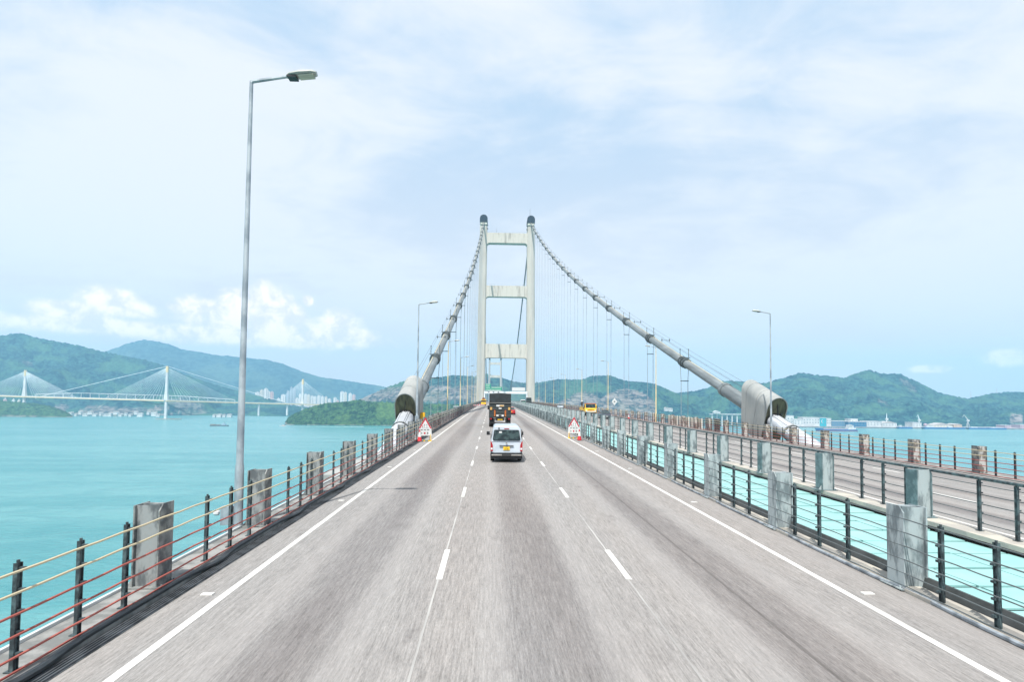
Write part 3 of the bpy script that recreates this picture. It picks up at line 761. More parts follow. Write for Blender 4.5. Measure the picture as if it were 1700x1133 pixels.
for (x, y, nm) in ((-8.0, 60.2, ''),):
    b = MB(); b.tube([(0, 0, 0), (0, 0, 2.6)], .22, 10); b.box(-.25, .25, -.25, .25, .6, 1.4); b.box(-.22, .22, -.28, .22, 1.9, 2.5)
    tag(b.build('warning_beacon', yellowp, loc=(-7.0, 59.5, -.1)), 'yellow beacon post between the left cable hood and the second lamp post', 'beacon')

# ------------------------------------------------------------------ traffic
def text_mesh(s, size, mt, parent, loc, rot, ext=.003, name='lettering'):
    cu = bpy.data.curves.new('t', 'FONT'); cu.body = s; cu.size = size; cu.extrude = ext; cu.align_x = 'CENTER'; cu.align_y = 'CENTER'
    to = bpy.data.objects.new('t', cu); COL.objects.link(to); dg = bpy.context.evaluated_depsgraph_get(); dg.update()
    me = bpy.data.meshes.new_from_object(to.evaluated_get(dg)); bpy.data.objects.remove(to)
    me.materials.clear(); me.materials.append(mt); o = bpy.data.objects.new(name, me); COL.objects.link(o); o.parent = parent; o.location = loc; o.rotation_euler = rot
    return o
def rrect(hw, z0, z1, r, y, top=None, n=4, zr=None):
    """rounded section in the XZ plane; top = half width at the roof"""
    top = hw if top is None else top; pts = []
    zm = z0 + (z1 - z0) * .5
    for (cx_, cz_, a0) in ((hw - r, z0 + r, -90), (top - r, z1 - r, 0), (-(top - r), z1 - r, 90), (-(hw - r), z0 + r, 180)):
        if a0 == 0: pts += [(hw, y, zm)]
        if a0 == 180: pts += [(-hw, y, zm)]
        for k in range(n + 1):
            a_ = math.radians(a0 + 90 * k / n); pts.append((cx_ + r * math.cos(a_), y, cz_ + r * math.sin(a_)))
    return pts
def wheel(parent, x, y, r, w, rim=galv):
    b = MB(); b.tube([(x - w / 2, y, r), (x + w / 2, y, r)], r, 20); t = b.build('wheel', tyre, parent, smooth=True)
    b = MB(); b.tube([(x - w / 2 - .01, y, r), (x + w / 2 + .01, y, r)], r * .55, 14); b.build('rim', rim, t, smooth=True)

def van(x, y, label):
    root = empty('van', (x, y, rz(y)), 0, label, 'van')
    root.rotation_euler = (.013, 0, 0)
    b = MB(); H = 1.95
    st = [(0.06, .80, .36, 1.08, .10, .80), (0.0, .835, .34, 1.10, .10, .82), (.03, .845, .33, 1.3, .16, .80), (.10, .845, .33, 1.70, .18, .74), (.20, .845, .32, H - .03, .2, .70), (.6, .85, .32, H, .2, .71), (2.6, .85, .32, H, .2, .71), (3.3, .85, .32, H - .03, .2, .70), (4.0, .85, .32, 1.6, .18, .72), (4.45, .83, .32, 1.12, .14, .78), (4.66, .76, .4, .92, .12, .74)]
    b.loft([rrect(hw, z0, z1, r, yy, tp) for yy, hw, z0, z1, r, tp in st]); body = b.build('body', vanw, root, smooth=True)
    # rear face plate carrying the window (leans forward towards the roof)
    def ryz(z): return .0 + (max(0, z - 1.08) / .8) * .16     # y of the tailgate plane at height z
    def quad(name, hw0, hw1, z0, z1, mt, off, par, r=.06):
        pts = []; n = 4
        for (cx_, cz_, a0, hw) in ((hw0 - r, z0 + r, -90, 0), (hw1 - r, z1 - r, 0, 0), (-(hw1 - r), z1 - r, 90, 0), (-(hw0 - r), z0 + r, 180, 0)):
            for k in range(n + 1):
                a_ = math.radians(a0 + 90 * k / n); u = cx_ + r * math.cos(a_); v = cz_ + r * math.sin(a_); pts.append((u, ryz(v) - off, v))
        m_ = len(pts); b = MB(); b.add(pts + [(p[0], p[1] + .02, p[2]) for p in pts], [tuple(range(m_)), tuple(range(2 * m_ - 1, m_ - 1, -1))] + [(k, (k + 1) % m_, m_ + (k + 1) % m_, m_ + k) for k in range(m_)])
        return b.build(name, mt, par)
    tg = quad('tailgate', .80, .74, .52, 1.86, vanw, .035, root, .12)
    rw = quad('rear_window', .715, .655, 1.18, 1.70, glass, .06, root, .07)
    quad('window_seal', .735, .675, 1.16, 1.72, blackp, .045, root, .08)
    b = MB(); b.box(-.40, -.25, ryz(1.6) - .075, ryz(1.6) - .063, 1.55, 1.64); b.build('sticker', signwhite, rw)
    b = MB(); b.box(-.13, .13, ryz(1.8) - .06, ryz(1.8) - .03, 1.765, 1.80); b.build('brake_light', redl, root)
    b = MB(); b.box(-.44, -.38, ryz(1.8) - .09, ryz(1.8) - .03, 1.76, 1.84); b.build('camera_pod', blackp, root)
    b = MB(); b.box(-.37, .37, -.075, -.03, .865, .905); b.build('handle_strip', blackp, root)
    b = MB(); b.box(-.17, .17, -.062, -.040, .655, .845); pl = b.build('number_plate', yplate, root)
    text_mesh('LT', .105, blackp, pl, (0, -.066, .80), (math.pi / 2, 0, 0)); text_mesh('4178', .105, blackp, pl, (0, -.066, .705), (math.pi / 2, 0, 0))
    b = MB(); b.tube([(0, -.045, 1.02 + .0), (0, -.062, 1.02)], .05, 14); b.build('badge', chrome, root)
    for s in (-1, 1):
        b = MB(); b.prism([(s * .845, .60), (s * .72, .60), (s * .725, .92), (s * .80, 1.10), (s * .845, 1.12)], 'y', -.055, .12); tl = b.build('tail_light', redl, root)
        b = MB(); b.prism([(s * .83, .68), (s * .735, .68), (s * .735, .78), (s * .83, .78)], 'y', -.062, -.056); b.build('reversing_light', whitel, tl)
        wheel(root, s * .74, .95, .32, .2); wheel(root, s * .74, 3.75, .32, .2)
        b = MB(); b.box(*sorted((s * .852, s * .862)), .5, 3.0, 1.2, 1.68); b.build('side_window', glass, root)
        b = MB(); b.box(*sorted((s * .90, s * 1.09)), 3.62, 3.70, 1.2, 1.42); b.box(*sorted((s * .84, s * .93)), 3.64, 3.68, 1.22, 1.27); b.build('wing_mirror', blackp, root, bevel=.02)
    b = MB(); b.loft([rrect(.85, .36, .52, .05, yy) for yy in (-.09, .1)]); b.box(-.84, .84, -.06, .1, .20, .355); bp_ = b.build('bumper', blackp, root)
    b = MB()
    b.box(-.80, -.24, -.15, -.09, .37, .44); b.box(.24, .80, -.15, -.09, .37, .44); b.build('chrome_strip', chrome, bp_, bevel=.012)
    b = MB(); b.box(-.235, .235, -.14, -.09, .37, .44); b.build('step_pad', mat('dark plastic', (.06, .06, .06), .6), bp_)
    b = MB(); b.prism([(3.42, 1.72), (3.98, 1.28), (4.01, 1.30), (3.45, 1.76)], 'x', -.62, .62); b.build('windscreen', glass, root)
    b = MB(); b.box(-.6, .6, .1, 4.2, .22, .33); b.build('underbody', blackp, root)
    return root
van(.82, 30.75, 'white passenger van driving just ahead of us with a yellow number plate')

def truck(x, y, label):
    root = empty('truck', (x, y, rz(y)), 0, label, 'truck')
    w = 1.25
    b = MB(); b.box(-w, w, 0, 6.0, 1.05, 2.78)
    for z in (1.25, 1.62, 1.98, 2.36): b.box(-w - .02, w + .02, -.05, -.002, z, z + .07)
    for xx in (-w + .05, w - .13, -.62, .54): b.box(xx, xx + .08, -.045, -.002, 1.05, 2.7)
    b.build('tipper_body', truckm, root, bevel=.02)
    b = MB(); b.box(-w + .02, w - .02, .15, 5.9, 2.79, 3.82)
    b.prism([(-w + .02, 3.80), (0, 3.88), (w - .02, 3.80)], 'y', .15, 5.9)
    b.build('tarpaulin', truckd, root, bevel=.04)
    b = MB(); b.box(-w - .03, w + .03, -.12, .14, 2.70, 2.80); b.build('ledge', mat('grey steel ledge', (.16, .16, .15), .6, .2), root)
    def pl(name, x0, x1, z0, z1, mt, yy=-.11, lab=None):
        b = MB(); b.box(x0, x1, yy, yy + .05, z0, z1); return b.build(name, mt, root, label=lab)
    p = pl('notice_board', -.44, .44, 2.33, 2.53, signwhite); b = MB(); b.box(-.06, .42, -.125, -.111, 2.36, 2.50); b.build('yellow_patch', amber, p)
    pl('notice_board', -.16, .16, 2.05, 2.20, signwhite)
    for s in (-1, 1):
        q = pl('marker_board', *sorted((s * .90, s * 1.14)), 1.94, 2.26, amber)
        q = pl('warning_stripe', *sorted((s * .52, s * .68)), 1.22, 1.90, orange); b = MB()
        for i in range(4):
            z = 1.25 + i * .19; b.prism([(s * .525, z), (s * .675, z + .10), (s * .675, z + .17), (s * .525, z + .07)], 'y', -.12, -.112)
        b.build('stripe', redl, q)
        b = MB(); b.box(*sorted((s * .92, s * 1.14)), -.10, -.02, .88, 1.02); b.build('tail_light', redl, root)
        wheel(root, s * .98, 1.2, .5, .5); wheel(root, s * .98, 2.5, .5, .5); wheel(root, s * 1.0, 6.9, .5, .3)
        b = MB(); b.box(*sorted((s * .82, s * 1.2)), .25, .30, .35, .95); b.build('mud_flap', tyre, root)
        b = MB(); b.box(*sorted((s * 1.27, s * 1.47)), 7.75, 7.85, 1.9, 2.4); b.box(*sorted((s * 1.15, s * 1.3)), 7.78, 7.82, 2.3, 2.35); b.build('wing_mirror', blackp, root)
    b = MB(); b.box(-.42, .42, -.10, -.055, 1.22, 1.42); b.build('light_bar', signwhite, root)
    b = MB(); b.box(-.17, .17, -.11, -.06, 1.24, 1.40); b.build('vent', blackp, root)
    b = MB(); b.box(-.7, .7, -.12, -.02, .84, .96); b.box(-.75, -.6, -.1, .3, .45, 1.0); b.box(.6, .75, -.1, .3, .45, 1.0); b.box(-1.1, 1.1, -.08, .05, .45, .56); b.build('underrun_bar', blackp, root)
    b = MB(); b.box(-.27, .27, -.14, -.121, .80, .93); q = b.build('number_plate', yplate, root); text_mesh('PM 7025', .11, blackp, q, (0, -.145, .865), (math.pi / 2, 0, 0))
    b = MB(); b.box(-.45, .45, 0, 8.2, .75, 1.04); b.build('chassis', blackp, root)
    b = MB(); b.box(-1.2, 1.2, 6.3, 8.3, .95, 2.9); b.build('cab', truckm, root, bevel=.12)
    return root
truck(.98, 65.5, 'tall dark tipper truck with orange markers, driving ahead of the white van')

def car(x, y, label, mt, facing=1, name='car'):
    """saloon/hatchback; facing=1 drives away from us, -1 comes towards us"""
    root = empty(name, (x, y, rz(y) + XR(x)), 0 if facing > 0 else math.pi, label, 'car')
    b = MB(); st = [(0, .74, .35, .78, .1, .70), (.08, .86, .25, .93, .12, .78), (.9, .88, .22, .95, .12, .80), (3.0, .88, .22, .92, .12, .80), (4.0, .85, .25, .78, .12, .75), (4.25, .72, .35, .62, .1, .66)]
    b.loft([rrect(hw, z0, z1, r, yy, tp) for yy, hw, z0, z1, r, tp in st]); b.build('body', mt, root, smooth=True)
    b = MB(); st = [(.15, .72, .88, .98, .04, .66), (.75, .74, .88, 1.40, .1, .58), (1.6, .75, .88, 1.45, .1, .60), (2.3, .75, .88, 1.40, .1, .58), (3.2, .74, .88, .97, .04, .66)]
    b.loft([rrect(hw, z0, z1, r, yy, tp) for yy, hw, z0, z1, r, tp in st]); cb = b.build('cabin', glass, root, smooth=True)
    b = MB(); b.loft([rrect(.57, 1.40, 1.47, .03, yy) for yy in (.85, 2.2)]); b.build('roof', mt, root)
    for s in (-1, 1):
        wheel(root, s * .78, .8, .3, .18); wheel(root, s * .78, 3.4, .3, .18)
        b = MB(); b.box(*sorted((s * .52, s * .82)), -.02, .1, .68, .82); b.build('tail_light', redl, root)
        b = MB(); b.box(*sorted((s * .48, s * .76)), 4.12, 4.24, .52, .66); b.build('headlight', whitel, root)
        b = MB(); b.box(*sorted((s * .86, s * 1.0)), 2.55, 2.65, .9, 1.02); b.build('wing_mirror', mt, root)
    b = MB(); b.box(-.25, .25, -.03, .0 + .02, .50, .61); b.build('number_plate', yplate, root)
    b = MB(); b.box(-.25, .25, 4.24, 4.27, .40, .51); b.build('number_plate', signwhite, root)
    b = MB(); b.box(-.7, .7, .3, 4.0, .14, .26); b.build('underbody', blackp, root)
    return root
car(3.75, 111, 'red car half hidden behind the dark tipper truck', redp)
car(19.5, 101, 'dark car with a silver roof coming towards us behind the yellow truck', darkcar, -1)
o = car(23.2, 197, 'small white and red car far off on the opposite road', vanw, -1)

def yellow_truck(x, y, label):
    root = empty('works_truck', (x, y, rz(y) + XR(x)), math.pi, label, 'truck')
    b = MB(); w = 1.12
    b.loft([[(-w, y0_, .62), (w, y0_, .62), (w, y0_, z1_), (-w, y0_, z1_)] for y0_, z1_ in ((5.0, 1.5), (6.55, 1.5), (6.62, 1.35), (6.66, .75))]); b.build('cab_lower', yellowp, root, bevel=.05)
    b = MB(); b.loft([[(-w + .02, yy, 1.505), (w - .02, yy, 1.505), (w - .1, yy2, 2.3), (-w + .1, yy2, 2.3)] for yy, yy2 in ((5.0, 5.0), (6.5, 6.3))]); cb = b.build('cab_window', glass, root)
    for s in (-1, 1): b = MB(); b.prism([(6.42, 1.5), (6.54, 1.5), (6.36, 2.32), (6.24, 2.32)], 'x', *sorted((s * (w - .12), s * (w + .01)))); b.build('pillar', yellowp, root)
    b = MB(); b.box(-w + .05, w - .05, 4.95, 6.4, 2.31, 2.44); b.build('cab_roof', mat('rusty orange roof', (.55, .16, .06), .6), root, bevel=.03)
    b = MB(); b.box(-w + .15, w - .15, 6.62, 6.70, .74, .92); b.build('bumper', signwhite, root)
    b = MB(); b.box(-w, w, 6.3, 6.68, .42, .61); b.build('valance', blackp, root)
    b = MB(); b.box(-.6, .6, 6.655, 6.68, 1.2, 1.26); b.box(-.6, .6, 6.655, 6.68, 1.06, 1.12); b.build('grille', orange, root)
    b = MB(); b.box(-1.2, 1.2, 0, 4.9, 1.05, 1.2); b.box(-1.2, -1.12, 0, 4.9, 1.2, 1.65); b.box(1.12, 1.2, 0, 4.9, 1.2, 1.65); b.box(-1.2, 1.2, 0, .08, 1.2, 1.65); b.box(-1.2, 1.2, 4.82, 4.9, 1.2, 1.65); b.build('flat_bed', yellowp, root)
    b = MB(); b.box(-.4, .4, .1, 6.3, .7, 1.04); b.build('chassis', blackp, root)
    for s in (-1, 1):
        wheel(root, s * .95, 5.7, .45, .28); wheel(root, s * .9, 1.2, .45, .4)
        b = MB(); b.box(*sorted((s * 1.15, s * 1.35)), 6.35, 6.42, 1.5, 2.0); b.build('wing_mirror', blackp, root)
        b = MB(); b.box(*sorted((s * .78, s * 1.02)), 6.665, 6.70, .95, 1.12); b.build('headlight', whitel, root)
    return root
yellow_truck(19.45, 119.5, 'yellow works truck with an orange roof coming towards us on the opposite road')

def person(x, y, z, label, rzv=0.0, shirt=darkcloth):
    me = bpy.data.meshes.new('person'); V = [(0, 0, .95), (0, 0, 1.15), (0, 0, 1.40), (0, 0, 1.50), (0, .02, 1.60), (.1, 0, .92), (.12, .02, .5), (.12, -.03, .07), (.12, .1, .03), (-.1, 0, .92), (-.14, .02, .5), (-.14, -.03, .07), (-.14, .1, .03),
         (.19, 0, 1.40), (.27, .03, 1.14), (.22, .22, 1.02), (-.19, 0, 1.40), (-.28, .03, 1.14), (-.22, .24, 1.04)]
    E_ = [(0, 1), (1, 2), (2, 3), (3, 4), (0, 5), (5, 6), (6, 7), (7, 8), (0, 9), (9, 10), (10, 11), (11, 12), (2, 13), (13, 14), (14, 15), (2, 16), (16, 17), (17, 18)]
    Rr = [.15, .15, .16, .06, .06, .1, .07, .05, .045, .1, .07, .05, .045, .07, .05, .035, .07, .05, .035]
    me.from_pydata(V, E_, []); o = bpy.data.objects.new('person', me); COL.objects.link(o)
    sk = o.modifiers.new('skin', 'SKIN'); su = o.modifiers.new('s', 'SUBSURF'); su.levels = 1; su.render_levels = 1
    for i, r in enumerate(Rr): me.skin_vertices[0].data[i].radius = (r, r * .8, )
    me.skin_vertices[0].data[0].use_root = True; me.materials.append(shirt)
    o.location = (x, y, z); o.rotation_euler = (0, 0, rzv); tag(o, label, 'person')
    b = MB(); b.ball((0, .02, 1.66), .105, 12, (.85, 1, 1.15)); b.ball((0, .13, 1.65), .02, 6)
    for s in (-1, 1):
        b.ball((s * .22, .26, 1.0), .04, 6, (.7, 1.3, .7)); b.ball((s * .09, .02, 1.66), .025, 6)
    b.build('head', skin, o, smooth=True)
    b = MB(); b.ball((0, .02, 1.735), .135, 12, (1, 1.1, .75)); b.tube([(0, .02, 1.70), (0, .02, 1.715)], .16, 14); b.build('helmet', helmet, o, smooth=True)
    return o
person(18.55, 118.2, rz(118) - .18 + 1.2, 'person in dark clothes and a white helmet standing behind the yellow truck cab', math.pi)

# far traffic on the opposite road
def box_truck(x, y, label, c1, c2, w=2.1, h=2.6, L=5, name='delivery_van', cat='van'):
    root = empty(name, (x, y, rz(y) + XR(x)), 0, label, cat)
    b = MB(); b.box(-w / 2, w / 2, 1.4, L, .5, h * .55); b.build('body', c2, root, bevel=.05)
    b = MB(); b.box(-w / 2 + .02, w / 2 - .02, 1.4, L, h * .55 + .01, h); b.build('roof', c1, root, bevel=.1)
    b = MB(); b.box(-w / 2, w / 2, -.2, 1.35, .5, h * .55); b.build('cab', c2, root, bevel=.08)
    b = MB(); b.box(-w / 2 + .05, w / 2 - .05, .0, 1.35, h * .55 + .01, h * .82); b.build('windscreen', glass, root, bevel=.06)
    for s in (-1, 1): wheel(root, s * (w / 2 - .15), .6, .4, .25); wheel(root, s * (w / 2 - .15), L - 1, .4, .25)
    return root
box_truck(15.6, 285, 'white van with a green lower side far off on the opposite road by the tower', signwhite, mat('pale green paint', (.12, .38, .26), .5), 2.2, 2.5, 6)
box_truck(18.9, 290, 'dark truck beside the white van far off on the opposite road', truckd, truckm, 2.4, 3.6, 7, 'dark_truck', 'truck')
# lane closure on the left near the tower
wv = box_truck(-3.1, 225, 'yellow works vehicle closing the left lane near the tower', yellowp, yellowp, 1.9, 2.5, 5, 'works_vehicle', 'truck')
b = MB(); b.tube([(0, -.30, 2.75), (0, -.22, 2.75)], .55, 18); b.build('round_sign', mat('brown sign', (.28, .12, .05), .6), wv)
for k, (xx, yy) in enumerate(((-3.4, 196), (-4.4, 180))):
    b = MB(); b.box(-1.3, 1.3, -.04, .04, .62, .92); q = b.build('barrier_board', signwhite, loc=(0, 0, 0)); r_ = empty('barrier', (xx, yy, rz(yy)), .35, ('red and white barrier in front of the yellow works vehicle', 'red and white barrier nearer to us on the closed left lane')[k], 'barrier', 'barriers at the lane closure'); q.parent = r_
    b = MB()
    for i in range(4): x0 = -1.25 + i * .65; b.prism([(x0, .63), (x0 + .3, .63), (x0 + .4, .91), (x0 + .1, .91)], 'y', -.05, -.041)
    b.build('red_stripe', conered, q)
    b = MB()
    for s in (-1, 1): b.box(s * 1.0 - .03, s * 1.0 + .03, -.04, .04, 0, .61); b.box(s * 1.0 - .05, s * 1.0 + .05, -.3, .3, 0, .05)
    b.build('foot', steel, r_)

# ------------------------------------------------------------------ warning triangles and cones
def warning(x, y, label, rot):
    root = empty('warning_sign', (x, y, rz(y)), rot, label, 'road sign', 'warning triangles on the verges')
    zb = .42; w = .51; h = 1.34
    # plate: house-shaped (rectangle below, triangle above)
    b = MB(); b.prism([(-w, zb), (w, zb), (w * .92, zb + .62), (0, zb + h), (-w * .92, zb + .62)], 'y', -.015, .015); p = b.build('plate', signwhite, root)
    b = MB(); t = .085
    a0, a1 = Vector((w * .92, zb + .62)), Vector((0, zb + h)); 
    for s in (-1, 1):
        b.prism([(s * w * .97, zb + .54), (0, zb + h + .06), (0, zb + h - .12), (s * (w * .97 - .12), zb + .56)], 'y', -.022, -.0155)
    b.build('red_border', signred, p)
    b = MB()
    for xx in (-.06, .12): b.box(xx - .012, xx + .012, -.02, -.0155, zb + .60, zb + .82); b.ball((xx, -.02, zb + .84), .04, 8, (1, .2, 1))
    b.box(-.20, -.17, -.02, -.0155, zb + .60, zb + .72)
    b.box(-.28, .28, -.02, -.0155, zb + .57, zb + .585)
    for i in range(3): b.box(-.34 + i * .24, -.18 + i * .24, -.02, -.0155, zb + .40, zb + .48)
    b.box(.14, .24, -.02, -.0155, zb + .12, zb + .28); b.box(-.30, -.22, -.02, -.0155, zb + .14, zb + .24)
    b.build('symbol', mat('faded symbol', (.16, .18, .18), .6), p)
    b = MB(); b.box(-.09, .03, -.0205, -.0155, zb + .12, zb + .26); b.build('red_mark', signred, p); b = MB(); b.box(-.24, -.16, -.0205, -.0155, zb + .68, zb + .76); b.build('red_mark', signred, p)
    b = MB()
    for s in (-1, 1):
        b.tube([(s * .4, .02, zb + .2), (s * .46, -.10, .04)], .022, 6); b.tube([(s * .3, .03, zb + .7), (s * .38, .55, .04)], .022, 6)
    b.box(-.5, .5, -.16, -.08, .0, .07); b.box(-.45, .45, .5, .6, 0, .06); b.build('stand', yellowp, root)
    b = MB(); b.box(.0, .22, -.28, -.05, .0, .14); b.box(-.3, -.12, -.25, -.05, 0, .12); b.build('sandbag', mat('sandbag', (.25, .30, .25), .9), root, bevel=.04)
    return root
def cone(x, y, label):
    z0 = rz(y) + XR(x); root = empty('traffic_cone', (x, y, z0), .3, label, 'traffic cone', 'red and white traffic cones')
    b = MB(); b.box(-.24, .24, -.24, .24, 0, .04); b.build('base', blackp, root)
    b = MB(); b.tube([(0, 0, .04), (0, 0, .36)], [.18, .125], 16); b.build('cone_body', conered, root, smooth=True)
    b = MB(); b.tube([(0, 0, .361), (0, 0, .72)], [.127, .065], 16); b.build('white_sleeve', signwhite, root, smooth=True)
    b = MB(); b.tube([(0, 0, .721), (0, 0, .92)], [.065, .03], 12); b.build('cone_tip', signred, root, smooth=True)
    return root
warning(-5.05, 44.6, 'triangular lane warning sign standing on the left verge by the cable hood', .12)
warning(7.02, 49.0, 'triangular lane warning sign standing on the right verge beside a cone', -.12)
cone(7.12, 46.6, 'red and white cone beside the right warning triangle')
cone(-5.42, 44.2, 'red and white cone half hidden behind the left warning triangle')
cone(24.6, 103, 'red and white cone at the far edge of the opposite road')
b = MB(); b.tube([(0, 0, 0), (0, 0, 4.3)], .05, 8); o_ = None
ds = empty('diamond_sign', (26.5, 124, rz(124) - .35), 0, 'white diamond-shaped sign on a post beyond the far right railing', 'road sign')
b.build('post', galv, ds); b = MB(); b.prism([(0, 2.2), (.62, 3.0), (0, 3.8), (-.62, 3.0)], 'y', -.08, -.05); p = b.build('plate', signwhite, ds); b = MB(); b.box(-.15, .15, -.1, -.081, 2.9, 3.1); b.build('mark', blackp, p)
cb_ = empty('equipment_cabinet', (-7.5, 128, rz(128) - .75), 0, 'pale grey equipment cabinet outside the left railing beyond the first cream lamp posts', 'cabinet')
b = MB(); b.box(-.8, .8, -.6, .6, .1, 1.9); b.build('casing', galv, cb_, bevel=.04); b = MB(); b.box(-.9, .9, -.7, .7, 1.91, 2.0); b.build('lid', white_p, cb_)
b = MB(); b.box(-.7, -.03, -.63, -.605, .25, 1.75); b.box(.03, .7, -.63, -.605, .25, 1.75); b.build('door', steel, cb_)

# ------------------------------------------------------------------ hills
def interp(prof, x):
    if x <= prof[0][0]: return prof[0][1]
    for (a, b_), (c_, d_) in zip(prof, prof[1:]):
        if x <= c_: return b_ + (d_ - b_) * (x - a) / (c_ - a)
    return prof[-1][1]
def hill(name, sky_px, Yr, shore_px, depth_back, mt, nx=300, nv=60, amp=30, fsc=.004, tree=4.0, rock=None, label=None, step_px=None, shape=1.25, jag=1.0):
    """sky_px: outline of the ridge (pixel directions) at distance Yr(px); shore at Ys(px)"""
    x0, x1 = sky_px[0][0], sky_px[-1][0]; vs = []; rk = []
    yr = Yr if callable(Yr) else (lambda p: Yr); ys = shore_px if callable(shore_px) else (lambda p: shore_px)
    for i in range(nx + 1):
        px = x0 + (x1 - x0) * i / nx; py = interp(sky_px, px) 
        R_ = at(px, py, yr(px)); H = R_.z - SEA
        r_ = ray(px, 670); k = r_.x / r_.y
        for j in range(nv + 1):
            v = j / nv * 1.45 - 1.0            # -1 shore .. 0 ridge .. .45 behind
            if v <= 0: Yq = ys(px) + (yr(px) - ys(px)) * (1 + v)
            else: Yq = yr(px) + depth_back * v / .45
            X = k * Yq
            s = (1 + v) if v <= 0 else 1 - (v / .45) * .8
            s = max(0, s)
            z = H * (s ** shape)
            P = Vector((X * fsc, Yq * fsc, 0))
            dn = noise.fractal(P, 1.0, 2.1, 6) 
            rid = abs(noise.fractal(P * .8 + Vector((7, 3, 1)), 1.0, 2.0, 4))
            env = math.sin(math.pi * min(1, s)) ** .8 if v <= 0 else (1 - s) * .5
            z += amp * env * (dn * .9 - rid * 1.1)
            if tree:
                tn = noise.noise(Vector((X, Yq, 0)) * (.9 / tree)) + .6 * noise.noise(Vector((X, Yq, 5)) * (2.1 / tree))
                z += tree * .55 * tn * jag * min(1, s * 6)
            z = max(z, -3) if s > .01 else -3
            vs.append((X, Yq, SEA + z)); 
            rk.append(rock(px, SEA + z, X, Yq, R_.z) if rock else 0.0)
    n = nv + 1
    fs = [(i * n + j, (i + 1) * n + j, (i + 1) * n + j + 1, i * n + j + 1) for i in range(nx) for j in range(nv)]
    me = bpy.data.meshes.new(name); me.from_pydata(vs, [], fs); me.update()
    a_ = me.attributes.new('rock', 'FLOAT', 'POINT'); a_.data.foreach_set('value', rk)
    for p in me.polygons: p.use_smooth = True
    me.materials.append(mt); o = bpy.data.objects.new(name, me); COL.objects.link(o); return tag(o, kind='structure')

def py_of(P):                       # projected row of a point, used only to size things at their true distance
    d_ = Vector(P) - Vector((0, 0, CAMZ)); return PPY - FPX * d_.dot(_U) / d_.dot(_f)
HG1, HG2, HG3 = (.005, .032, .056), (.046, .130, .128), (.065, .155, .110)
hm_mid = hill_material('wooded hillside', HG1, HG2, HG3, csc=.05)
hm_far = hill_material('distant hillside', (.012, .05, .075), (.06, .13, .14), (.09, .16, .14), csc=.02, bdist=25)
hm_near = hill_material('near wooded shore', (.008, .035, .026), (.060, .135, .060), (.085, .165, .06), csc=.08, bdist=4)

far_prof = [(-500, 640), (-200, 610), (100, 600), (170, 585), (205, 571), (232, 564), (255, 566), (275, 571), (300, 580), (350, 588), (400, 593), (440, 597), (470, 605), (500, 617), (530, 626), (560, 630), (600, 636), (640, 643), (700, 650), (800, 656)]
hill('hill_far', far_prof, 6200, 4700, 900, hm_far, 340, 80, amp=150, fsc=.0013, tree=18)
left_prof = [(-420, 600), (-250, 580), (-100, 574), (0, 556), (28, 552), (60, 560), (100, 568), (130, 573), (160, 582), (200, 590), (235, 597), (270, 607), (300, 620), (335, 632), (380, 645), (430, 658), (470, 668), (500, 676), (560, 684), (590, 690)]
def left_rock(px, z, X, Y, top):
    v = 0
    if 90 < px < 330 and -62 < z < -25 and noise.noise(Vector((X * .01, z * .03, 2))) > -.1: v = .75
    if noise.noise(Vector((X * .004, Y * .004, 9))) > .52: v = max(v, .5)
    return v
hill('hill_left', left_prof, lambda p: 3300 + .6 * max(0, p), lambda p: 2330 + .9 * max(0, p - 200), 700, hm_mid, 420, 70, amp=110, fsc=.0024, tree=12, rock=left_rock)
mid_prof = [(585, 668), (600, 662), (620, 653), (640, 644), (668, 633.6), (690, 630), (715, 628), (753, 623), (787, 625), (804, 620), (828, 626), (853, 633.6), (871, 636), (890, 636), (927, 629.7), (966, 630.6), (983, 624.4), (1013, 623.5), (1036, 632), (1059, 634), (1084, 636.8), (1107, 646.5), (1121, 653), (1150, 668), (1190, 690)]
def mid_rock(px, z, X, Y, top):
    q = noise.noise(Vector((px * .03, z * .05, 4))) * 10
    def tri(c, hw, t0, b): return abs(px + q * .6 - c) < hw * (1 - max(0, z - b) / (t0 - b)) if z < t0 else False
    py = py_of((X, Y, z))
    if 598 < px < 800 and 641 + q * .6 + max(0, 660 - px) * .22 < py < 667 + q * .3: return .62
    def dome(c, hw, yt): return abs(px - c) < hw * max(0, min(1, (py - yt) / 24)) ** .6 and py > yt
    if dome(968, 46, 651 + q * .3) or dome(1040, 48, 644 + q * .3) or dome(895, 20, 660): return .68
    return 0
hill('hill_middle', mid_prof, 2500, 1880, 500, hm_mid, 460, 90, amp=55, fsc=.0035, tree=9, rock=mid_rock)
right_prof = [(1095, 690), (1121, 653), (1155, 649), (1178, 642.6), (1199, 633), (1235, 633), (1270, 636.5), (1296, 629), (1328, 619), (1362, 623), (1402, 627.6), (1418, 621), (1444, 613.5), (1462, 620), (1495, 621), (1515, 630), (1541, 643), (1559, 653.5), (1585, 658), (1606, 663), (1629, 658), (1647, 653.5), (1673, 650.5), (1700, 651), (1760, 640), (1860, 655), (2000, 670), (2200, 690)]
def right_rock(px, z, X, Y, top):
    py = py_of((X, Y, z))
    if 1676 < px < 1697 and 688 < py < 703: return .8
    if noise.noise(Vector((X * .006, Y * .006, 3))) > .55: return .4
    return 0
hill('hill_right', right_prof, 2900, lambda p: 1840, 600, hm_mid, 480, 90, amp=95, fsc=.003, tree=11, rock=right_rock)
pen_prof = [(474, 702), (480, 693), (492, 686), (505, 680), (520, 675), (540, 670), (560, 668), (575, 667), (592, 664), (610, 667), (640, 668), (690, 670), (760, 672), (860, 678), (960, 690), (1010, 702)]
